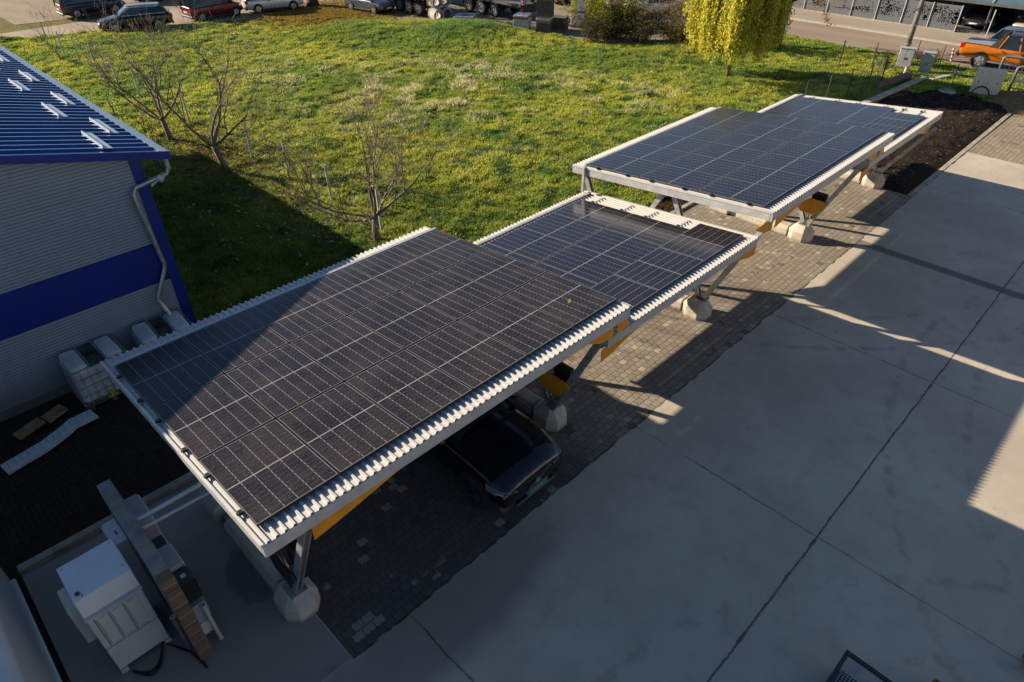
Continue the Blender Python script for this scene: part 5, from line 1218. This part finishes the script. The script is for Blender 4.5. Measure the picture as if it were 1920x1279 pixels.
# ------------------------------------------------------------------ crates at the lower right edge
t = thing('mesh_cage', 'black framed mesh cage with bits of metal inside, at the bottom edge', 'cage', (5.30, -11.42, 0), -0.02)
k = MB()
for a, b_, c_, d_ in ((-0.52, 0.52, 0.44, 0.5), (-0.52, 0.52, -0.5, -0.44)): k.box(a, b_, c_, d_, 0.02, 0.12); k.box(a, b_, c_, d_, 0.58, 0.64)
for a, b_ in ((-0.52, -0.46), (0.46, 0.52)): k.box(a, b_, -0.437, 0.437, 0.02, 0.118); k.box(a, b_, -0.437, 0.437, 0.582, 0.638)
for a in (-0.49, 0.49):
    for b_ in (-0.47, 0.47): k.box(a - 0.025, a + 0.025, b_ - 0.025, b_ + 0.025, 0.121, 0.579)
k.box(-0.03, 0.03, -0.437, 0.437, 0.05, 0.1); k.build('cage_frame', m_trim, t)
k = MB()
for i in range(21): a = -0.45 + i * 0.045; k.obox((a, -0.44, 0.08), (a, 0.44, 0.08), 0.006, 0.006); k.obox((a, 0.46, 0.1), (a, 0.46, 0.6), 0.006, 0.006)
for i in range(20): a = -0.43 + i * 0.045; k.obox((-0.46, a, 0.087), (0.46, a, 0.087), 0.006, 0.006); k.obox((-0.5, a, 0.1), (-0.5, a, 0.6), 0.006, 0.006)
k.build('wire_mesh_sides', m_gate, t); MB().box(-0.437, 0.437, -0.436, 0.436, 0.04, 0.06).build('cage_tray', m_trim, t)
k = MB()
for i in range(21): a = -0.45 + i * 0.045; k.obox((a, -0.44, 0.61), (a, 0.44, 0.61), 0.008, 0.006); k.obox((-0.46, a, 0.617), (0.46, a, 0.617), 0.008, 0.006)
k.build('wire_mesh_lid', m_galv, t)
t2 = thing('cable_coil', 'coil of dark hose lying in the mesh cage', 'hose coil', (5.2, -11.3, 0.13), 0)
k = MB(); k.tube([(0.17 * math.cos(a), 0.15 * math.sin(a), 0.01 * a) for a in [j * 0.35 for j in range(54)]], 0.012, 6); k.build('hose', M('blue_black_hose', (0.05, 0.07, 0.09), 0.4), t2, smooth=True)
MB().cyl((0.17, 0, 0), (0.24, -0.08, 0.02), 0.02, 8).build('hose_end', m_chrome, t2)
for i, (a, b_, lb) in enumerate(((6.47, -12.24, 'small open wooden crate at the bottom edge right of the cage'), (8.04, -13.16, 'small wooden crate just showing at the right edge'))):
    t = thing('wooden_crate', lb, 'crate', (a, b_, 0), 0.1 + 0.3 * i, 'small wooden crates on the concrete')
    MB().box(-0.2, 0.2, -0.16, 0.16, 0.0065, 0.02).build('crate_bottom', m_tim, t)
    for s_ in (-1, 1):
        MB().box(-0.2, 0.2, *sorted((s_ * 0.16, s_ * 0.145)), 0.0205, 0.2).build('crate_side', m_tim, t); MB().box(*sorted((s_ * 0.2, s_ * 0.185)), -0.144, 0.144, 0.0205, 0.2).build('crate_side', m_tim, t)

# ------------------------------------------------------------------ unseen pale hall inferred from window reflections, added to warm the yard's shade
t = thing('unseen_bounce_hall', 'unseen pale hall with windows across the yard, added to warm the shade', 'building', (34, -27, 0))
m_hallw = M('cream_bounce_render', (0.50, 0.44, 0.36), 0.85, var=0.1, sc=0.6)
sub(MB().box(11, 60, -40, -27, 0, 7.2), 'wall', m_hallw, t); sub(MB().box(10.7, 60.3, -40.3, -26.6, 7.203, 7.5), 'roof', m_fascia, t)
for i in range(9): 
    a = 13.5 + i * 5; w_ = sub(MB().box(a, a + 3.2, -26.99, -26.95, 1.2, 3.6), 'window', m_sg, t)
    f_ = sub(MB().box(a - 0.08, a + 3.28, -26.985, -26.93, 1.1, 1.195), 'sill', m_mull, t)
# ------------------------------------------------------------------ trees and shrubs
m_bark = M('grey_brown_bark', (0.17, 0.13, 0.10), 0.9, var=0.35, sc=8, bmp=0.4)
m_barkd = M('dark_bark', (0.05, 0.038, 0.03), 0.95, var=0.35, sc=5, bmp=0.5)
m_twig = M('pale_twigs', (0.22, 0.165, 0.12), 0.85, var=0.25, sc=8)
m, b = newmat('leaf_mix')
at = m.node_tree.nodes.new('ShaderNodeAttribute'); at.attribute_name = 'tint'
setp(b, col=at.outputs['Color'], rough=0.55, spec=0.3)
tr = m.node_tree.nodes.new('ShaderNodeBsdfTranslucent'); m.node_tree.links.new(at.outputs['Color'], tr.inputs[0])
mx = m.node_tree.nodes.new('ShaderNodeMixShader'); mx.inputs[0].default_value = 0.45
m.node_tree.links.new(b.outputs[0], mx.inputs[1]); m.node_tree.links.new(tr.outputs[0], mx.inputs[2]); m.node_tree.links.new(mx.outputs[0], m.node_tree.nodes['Material Output'].inputs[0]); m_leaf = m

def grow(mb, p, d, L, r, depth, rr, up=0.12, spread=0.6, kids=(2, 3), shrink=0.68, tips=None, nseg=4, sides=6, rmin=0.006):
    pts = [Vector(p)]; rad = [r]; dd = Vector(d).normalized()
    for i in range(nseg):
        dd = (dd + Vector((rr.gauss(0, 0.13), rr.gauss(0, 0.13), rr.gauss(0, 0.08) + up))).normalized()
        pts.append(pts[-1] + dd * L / nseg); rad.append(max(rmin, r * (1 - 0.45 * (i + 1) / nseg)))
    mb.tube(pts, rad, sides, depth == 0)
    if tips is not None and depth <= 1: tips += pts[1:]
    if depth == 0: return
    for k in range(rr.randint(*kids)):
        j = rr.randint(max(1, nseg // 2), nseg) if k else nseg
        a = rr.uniform(0, 2 * math.pi); o = dd.orthogonal().normalized(); o2 = dd.cross(o)
        nd = (dd + (o * math.cos(a) + o2 * math.sin(a)) * spread * rr.uniform(0.5, 1.3)).normalized()
        grow(mb, pts[j], nd, L * shrink * rr.uniform(0.75, 1.2), max(rmin, rad[j] * 0.72), depth - 1, rr, up, spread, kids, shrink, tips, max(3, nseg - 1), max(3, sides - 1), rmin)

def bare_tree(label, x_, y_, fork, limbs, seed, lean=(0, 0), r=0.085, group='bare fruit trees by the wire fence', L=1.5, depth=4):
    rr = random.Random(seed); t = thing('fruit_tree', label, 'tree', (x_, y_, 0), 0, group)
    top = Vector((lean[0], lean[1], fork)); mid = top * 0.5 + Vector((rr.uniform(-.05, .05), rr.uniform(-.05, .05), 0))
    MB().tube([(0, 0, -0.1), mid, top], [r * 1.25, r, r * 0.9], 9).build('trunk', m_bark, t, smooth=True)
    k = MB(); tips = []
    for (dx, dy, dz, ll) in limbs: grow(k, top, (dx, dy, dz), L * ll * (1.3 if x_ > 8.2 else 1.12), r * 0.44, depth, rr, 0.10, 0.80, (2, 4), 0.68, tips, 5, 6, 0.0045)
    k.build('branches', m_bark, t, smooth=True)
    lv = MB()
    for p_ in rr.sample(tips, min(22, len(tips))):
        a = rr.uniform(0, 6.28); q = p_ + Vector((0, 0, -0.05)); u = Vector((math.cos(a), math.sin(a), -0.6)) * 0.05; w_ = Vector((-math.sin(a), math.cos(a), 0.1)) * 0.025
        lv.add([q - u, q + w_, q + u, q - w_], [(0, 1, 2, 3)])
    lv.build('last_leaves', M('dry_leaf', (0.25, 0.15, 0.04), 0.7, var=0.3), t)
    return t
bare_tree('bare fruit tree left of the nearest roof edge, standing half in the hall shadow', 8.3, 14.4, 1.1, [(-0.7, 0.5, 0.8, 1.1), (0.8, 0.3, 0.9, 1.15), (0.1, 0.1, 1.2, 1.2), (0.5, -0.6, 0.5, 1.0), (-0.5, -0.5, 0.4, 1.0), (0.5, 0.6, 1.0, 1.2)], 5, (-0.25, 0.15), 0.12)
bare_tree('twiggy bare fruit tree nearest the hall roof corner', 8.1, 19.2, 1.0, [(-0.9, 0.4, 0.7, 1.2), (0.3, 0.8, 1.0, 1.1), (0.2, -0.3, 1.2, 1.1), (0.9, -0.2, 0.6, 1.1), (-0.9, -0.2, 0.5, 1.2), (-0.3, 0.2, 1.3, 1.2)], 9, (-0.1, 0.1), 0.11)
bare_tree('bare fruit tree with upright shoots rising behind the nearest roof', 9.1, 5.6, 0.85, [(-0.9, 0.5, 0.35, 1.2), (0.9, -0.3, 0.5, 1.15), (0.05, 0.1, 1.3, 1.0), (-0.25, -0.3, 1.2, 0.85), (0.5, 0.4, 1.0, 1.05), (0.9, 0.5, 0.12, 1.1), (-0.6, -0.5, 0.2, 1.1)], 14, (0.02, 0.05), 0.11, L=1.4)
bare_tree('thin bare sapling between hall corner and first fruit trees', 6.6, 16.4, 0.9, [(-0.3, 0.3, 1.2, 0.8), (0.3, 0, 1.2, 0.8)], 21, (-0.1, 0.1), 0.04, L=1.1, depth=3)
bare_tree('small bare sapling far back beside the hall roof', 7.6, 24.5, 0.8, [(-0.3, 0.3, 1.2, 0.8), (0.4, 0, 1.0, 0.7)], 22, (-0.1, 0.0), 0.035, L=1.0, depth=3)
bare_tree('small twiggy tree near the far end of the wire fence', 9.0, 37.0, 0.6, [(-0.6, 0.3, 1.0, 0.9), (0.5, 0, 1.0, 0.9), (0, 0.3, 1.2, 0.9)], 23, (-0.1, 0.0), 0.05, L=1.1, depth=3)
bare_tree('low arching bramble of bare twigs behind the nearest roof', 7.6, 7.6, 0.15, [(-0.9, 0.4, 0.3, 0.8), (0.7, 0.3, 0.35, 0.8), (0.2, -0.8, 0.4, 0.7), (-0.3, -0.3, 0.8, 0.6)], 31, (0, 0), 0.035, L=1.2, depth=3)

def leaves(name, centres, N, size, cols, parent, spread, droop=0.0, seed=1):
    """many leaf faces scattered round given centres (n,3); cols list of rgb"""
    g = np.random.default_rng(seed); C_ = np.asarray(centres, float); k = g.integers(0, len(C_), N)
    P = C_[k] + g.normal(0, 1, (N, 3)) * np.asarray(spread)
    u = g.normal(0, 1, (N, 3)); u[:, 2] -= droop * 2.5; u /= np.linalg.norm(u, axis=1)[:, None]
    w = np.cross(u, g.normal(0, 1, (N, 3))); w /= np.linalg.norm(w, axis=1)[:, None]
    s = size * g.uniform(0.6, 1.4, N)[:, None]; u *= s; w *= s * 0.42
    V = np.stack([P - u, P + w, P + u, P - w], 1).reshape(-1, 3)
    cc = np.asarray(cols)[g.integers(0, len(cols), N)] * g.uniform(0.7, 1.3, N)[:, None]
    return mesh_np(name, V, np.arange(N * 4).reshape(N, 4), m_leaf, np.repeat(cc[:, None], 4, 1).reshape(-1, 3), parent)

# golden weeping willow
t = thing('willow_tree', 'golden yellow weeping willow standing in the meadow', 'tree', (34.2, 7.56, 0))
rr = random.Random(3)
MB().tube([(0, 0, -0.1), (0.03, 0.02, 0.9), (-0.02, 0.05, 1.8), (0.0, 0.0, 3.0)], [0.12, 0.10, 0.09, 0.08], 10).build('trunk', m_bark, t, smooth=True)
k = MB(); tips = []
for i in range(11):
    a = i * 2 * math.pi / 11; grow(k, (0, 0, 1.7 + 0.16 * i), (math.cos(a), math.sin(a), 0.9), 1.5, 0.05, 2, rr, 0.10, 0.5, (2, 3), 0.75, tips, 4, 5)
k.build('limbs', m_barkd, t, smooth=True)
cs = []; g = np.random.default_rng(4)
for i in range(1150):
    a = g.integers(0, 23) * 2 * np.pi / 23 + g.normal(0, 0.085) if i % 2 else g.uniform(0, 2 * np.pi); rad = 2.55 * math.sqrt(g.uniform(0.03, 1.0)); lob = 0.84 + 0.13 * math.sin(a * 3 + 3.25) + 0.09 * math.sin(a * 7 + 1.3) + g.normal(0, 0.04)
    rad *= lob; zt = 7.0 - 0.55 * rad ** 1.6 + g.normal(0, 0.3); ln = g.uniform(1.6, 5.2) * (0.7 + 0.3 * rad / 2.4)
    zb = max(0.5 + g.uniform(0, 0.8) + 1.15 * (rad / 2.5) ** 4 + (0.25 if rad < 0.8 else 0), zt - ln); n_ = int((zt - zb) / 0.075)
    for j in range(n_):
        u = j / max(1, n_); cs.append((rad * math.cos(a) * (1 + 0.06 * u) + g.normal(0, 0.02), rad * math.sin(a) * (1 + 0.06 * u) + g.normal(0, 0.02), zt - (zt - zb) * u))
leaves('foliage', cs, 125000, 0.08, [(0.62, 0.55, 0.06), (0.56, 0.53, 0.07), (0.45, 0.46, 0.07), (0.70, 0.60, 0.08), (0.33, 0.36, 0.06)], t, (0.07, 0.07, 0.07), 0.6, 5)

# big tree with a few brown leaves by the street
t = thing('street_tree', 'tall dark trunked tree with sparse brown leaves behind the willow', 'tree', (42.3, 8.9, 0))
rr = random.Random(8); MB().tube([(0, 0, -0.1), (0.1, -0.02, 0.25), (0.15, -0.05, 1.5), (0.3, -0.25, 3.5), (0.35, -0.3, 6.0)], [0.42, 0.30, 0.26, 0.22, 0.17], 12).build('trunk', m_barkd, t, smooth=True)
k = MB(); tips = []
for (z_, dx, dy, dz, ll) in ((2.6, 0.6, -1, 0.25, 1.7), (3.0, -0.3, 1, 0.5, 1.6), (3.4, 0.9, -0.5, 0.5, 1.7), (4.0, -0.8, -0.4, 0.6, 1.7), (4.6, 0.4, 0.9, 0.7, 1.7), (5.6, 0, -0.4, 1, 1.8), (6.0, 0.3, 0.2, 1, 1.9)):
    grow(k, (0.15 + 0.05 * z_, -0.05 - 0.05 * z_, z_), (dx, dy, dz), 1.15 * ll, 0.09, 3, rr, 0.03, 0.6, (2, 3), 0.72, tips, 4, 6)
k.build('branches', m_barkd, t, smooth=True)
sel = [p for p in tips if p.y < 0.6]
leaves('leaves', [tuple(p) for p in sel], 2600, 0.075, [(0.24, 0.15, 0.05), (0.30, 0.22, 0.06), (0.16, 0.10, 0.04)], t, (0.12, 0.12, 0.12), 0.4, 6)
# tree over the leaf litter at the top edge
t = thing('street_tree', 'thick trunk at the top edge standing in yellow leaf litter', 'tree', (29.0, 42.0, 0))
rr = random.Random(18); MB().tube([(0, 0, -0.1), (0.02, 0, 0.3), (0.05, 0.05, 2.0), (0.0, 0.1, 4.5), (0.1, 0, 7.5)], [0.62, 0.45, 0.38, 0.32, 0.22], 12).build('trunk', m_barkd, t, smooth=True)
k = MB(); tips = []
for i in range(9):
    a = i * 2.4; grow(k, (0, 0.08, 2.3 + 0.55 * i), (math.cos(a), math.sin(a), 0.5), 2.2, 0.12, 3, rr, 0.05, 0.6, (2, 3), 0.72, tips, 4, 6)
k.build('branches', m_barkd, t, smooth=True)
leaves('leaves', [tuple(p) for p in tips], 9000, 0.085, [(0.45, 0.34, 0.03), (0.36, 0.28, 0.03), (0.28, 0.24, 0.04)], t, (0.22, 0.22, 0.22), 0.3, 7)

# shrubs along the far edge of the meadow
def shrub(label, x_, y_, h_, w_, N, cols, seed, twigs=18, size=0.05, group='shrubs at the edge of the meadow', stemmat=None):
    rr = random.Random(seed); t = thing('shrub', label, 'shrub', (x_, y_, 0), 0, group); k = MB(); tips = []
    for i in range(twigs):
        a = rr.uniform(0, 6.28); s_ = rr.uniform(0.1, 1.0) * w_ / h_
        grow(k, (0.15 * w_ * math.cos(a), 0.15 * w_ * math.sin(a), -0.05), (math.cos(a) * s_, math.sin(a) * s_, 1), h_ * rr.uniform(0.5, 0.85), 0.02, 2, rr, 0.06, 0.5, (2, 3), 0.6, tips, 4, 4, 0.004)
    k.build('stems', stemmat or m_bark, t)
    leaves('foliage', [tuple(p) for p in tips], N, size, cols, t, (0.12 * w_, 0.12 * w_, 0.11 * h_), 0.0, seed)
DK = [(0.05, 0.06, 0.02), (0.08, 0.075, 0.02), (0.035, 0.045, 0.018), (0.10, 0.08, 0.03)]; YG = [(0.30, 0.30, 0.03), (0.40, 0.36, 0.04), (0.20, 0.22, 0.03)]; BR = [(0.20, 0.15, 0.05), (0.15, 0.11, 0.045), (0.26, 0.20, 0.06)]
shrub('yellow green upright shrub standing before the grey block stack', 36.3, 18.9, 2.3, 0.8, 7500, YG, 41, 12, 0.06)
shrub('olive shrub with yellowish top right of the yellow green one', 37.3, 17.4, 2.1, 1.5, 9000, YG[2:] + DK[:2] + [(0.25, 0.24, 0.04)], 42, 16, 0.055)
shrub('low dark shrub at the left end of the hedge line', 35.7, 17.6, 1.25, 2.0, 11000, DK, 43, 22)
shrub('low dark shrub in the middle of the hedge line', 37.0, 15.5, 1.3, 2.2, 11000, DK, 44, 22)
shrub('dark tangled shrub next to the willow', 38.2, 13.2, 1.35, 2.1, 9000, DK + BR, 45, 26)
shrub('brown leaved straggling shrub behind the hedge line', 40.0, 15.6, 2.2, 2.2, 4500, BR, 46, 22, 0.05)
shrub('tall brown leaved shrub touching the willow crown', 39.6, 11.4, 2.9, 1.4, 4200, BR + YG[2:], 47, 18, 0.055)
shrub('green low shrub behind the dark tangled one', 40.8, 13.6, 0.9, 1.5, 4500, [(0.07, 0.11, 0.025), (0.10, 0.13, 0.03)], 48, 18)
shrub('dark shrub at the left picture edge beyond the lane', 6.0, 50.0, 1.6, 1.4, 5000, DK + BR, 49, 20, 0.06, 'shrubs beyond the lane')
shrub('small bronze shrub in the street verge below the pole', 43.9, 0.4, 0.7, 0.7, 2000, DK + BR, 50, 14, 0.04, 'shrubs by the street')
shrub('dark leafy weed on the fence by the street', 40.6, 1.7, 0.9, 0.3, 600, DK, 51, 6, 0.04, 'shrubs by the street')

# fallen leaves
def litter(name, label, cx, cy_, sx, sy, N, cols, size, seed, zf):
    g = np.random.default_rng(seed); x_ = g.normal(cx, sx, N); y_ = g.normal(cy_, sy, N); z_ = zf(x_, y_) + g.uniform(0.01, 0.06, N)
    P = np.stack([x_, y_, z_], 1); a = g.uniform(0, 6.28, N); tl = g.uniform(-0.5, 0.5, N)
    u = np.stack([np.cos(a), np.sin(a), tl], 1) * size * g.uniform(0.6, 1.4, N)[:, None]; w = np.stack([-np.sin(a), np.cos(a), g.uniform(-0.4, 0.4, N)], 1) * size * 0.5
    V = np.stack([P - u, P + w, P + u, P - w], 1).reshape(-1, 3); cc = np.asarray(cols)[g.integers(0, len(cols), N)] * g.uniform(0.7, 1.3, N)[:, None]
    o = mesh_np(name, V, np.arange(N * 4).reshape(N, 4), m_leaf, np.repeat(cc[:, None], 4, 1).reshape(-1, 3)); tag(o, label, 'fallen leaves', kind='stuff')
YL = [(0.42, 0.30, 0.04), (0.34, 0.22, 0.035), (0.22, 0.13, 0.03), (0.5, 0.38, 0.06)]; BL = [(0.15, 0.085, 0.03), (0.10, 0.06, 0.025), (0.20, 0.12, 0.05)]; PL = [(0.32, 0.33, 0.36), (0.25, 0.26, 0.28), (0.2, 0.17, 0.12)]
zm = lambda x_, y_: np.where(inside(x_, y_, MEADOW), meadow_z(x_, y_) + 0.08, 0.0)
litter('yellow_leaf_litter', 'yellow fallen leaves carpeting the ground under the top edge tree', 28.0, 38.2, 2.6, 2.4, 22000, YL, 0.09, 61, zm)
litter('brown_leaf_litter', 'brown fallen leaves under the bare fruit trees', 8.4, 17.2, 1.1, 2.3, 3500, BL, 0.06, 62, zm)
litter('pale_leaf_litter', 'scattered pale fallen leaves in the shaded grass beside the hall', 8.2, 9.5, 2.0, 2.6, 260, PL, 0.075, 63, zm)
litter('kerb_leaf_litter', 'brown leaves on the strip behind the rear kerb', 16.5, 0.55, 3.2, 0.18, 3200, BL, 0.045, 64, lambda a, b_: a * 0)
# bark chips and twigs on the planting bed
g = np.random.default_rng(65); N = 2600; x_ = g.uniform(25.2, 39.4, N); y_ = g.uniform(-5.1, 0.2, N); a = g.uniform(0, 6.28, N); ln = g.uniform(0.015, 0.07, N)
z_ = 0.012 + 0.05 + 0.16 * vnoise(x_, y_, 2.3, 5) + 0.10 * vnoise(x_, y_, 7, 6, 2) - 0.05
P = np.stack([x_, y_, z_], 1); u = np.stack([np.cos(a), np.sin(a), g.uniform(-.3, .3, N)], 1) * ln[:, None]; w = np.stack([-np.sin(a), np.cos(a), g.uniform(-.3, .3, N)], 1) * 0.016
V = np.stack([P - u, P + w, P + u, P - w], 1).reshape(-1, 3); cc = np.array([(0.34, 0.26, 0.2), (0.22, 0.15, 0.11), (0.08, 0.05, 0.035), (0.05, 0.03, 0.02)])[g.integers(0, 4, N)]
o = mesh_np('bark_chips', V, np.arange(N * 4).reshape(N, 4), m_leaf, np.repeat(cc[:, None], 4, 1).reshape(-1, 3)); tag(o, 'pale wood chips and twigs scattered on the dark planting bed', 'wood chips', kind='stuff')
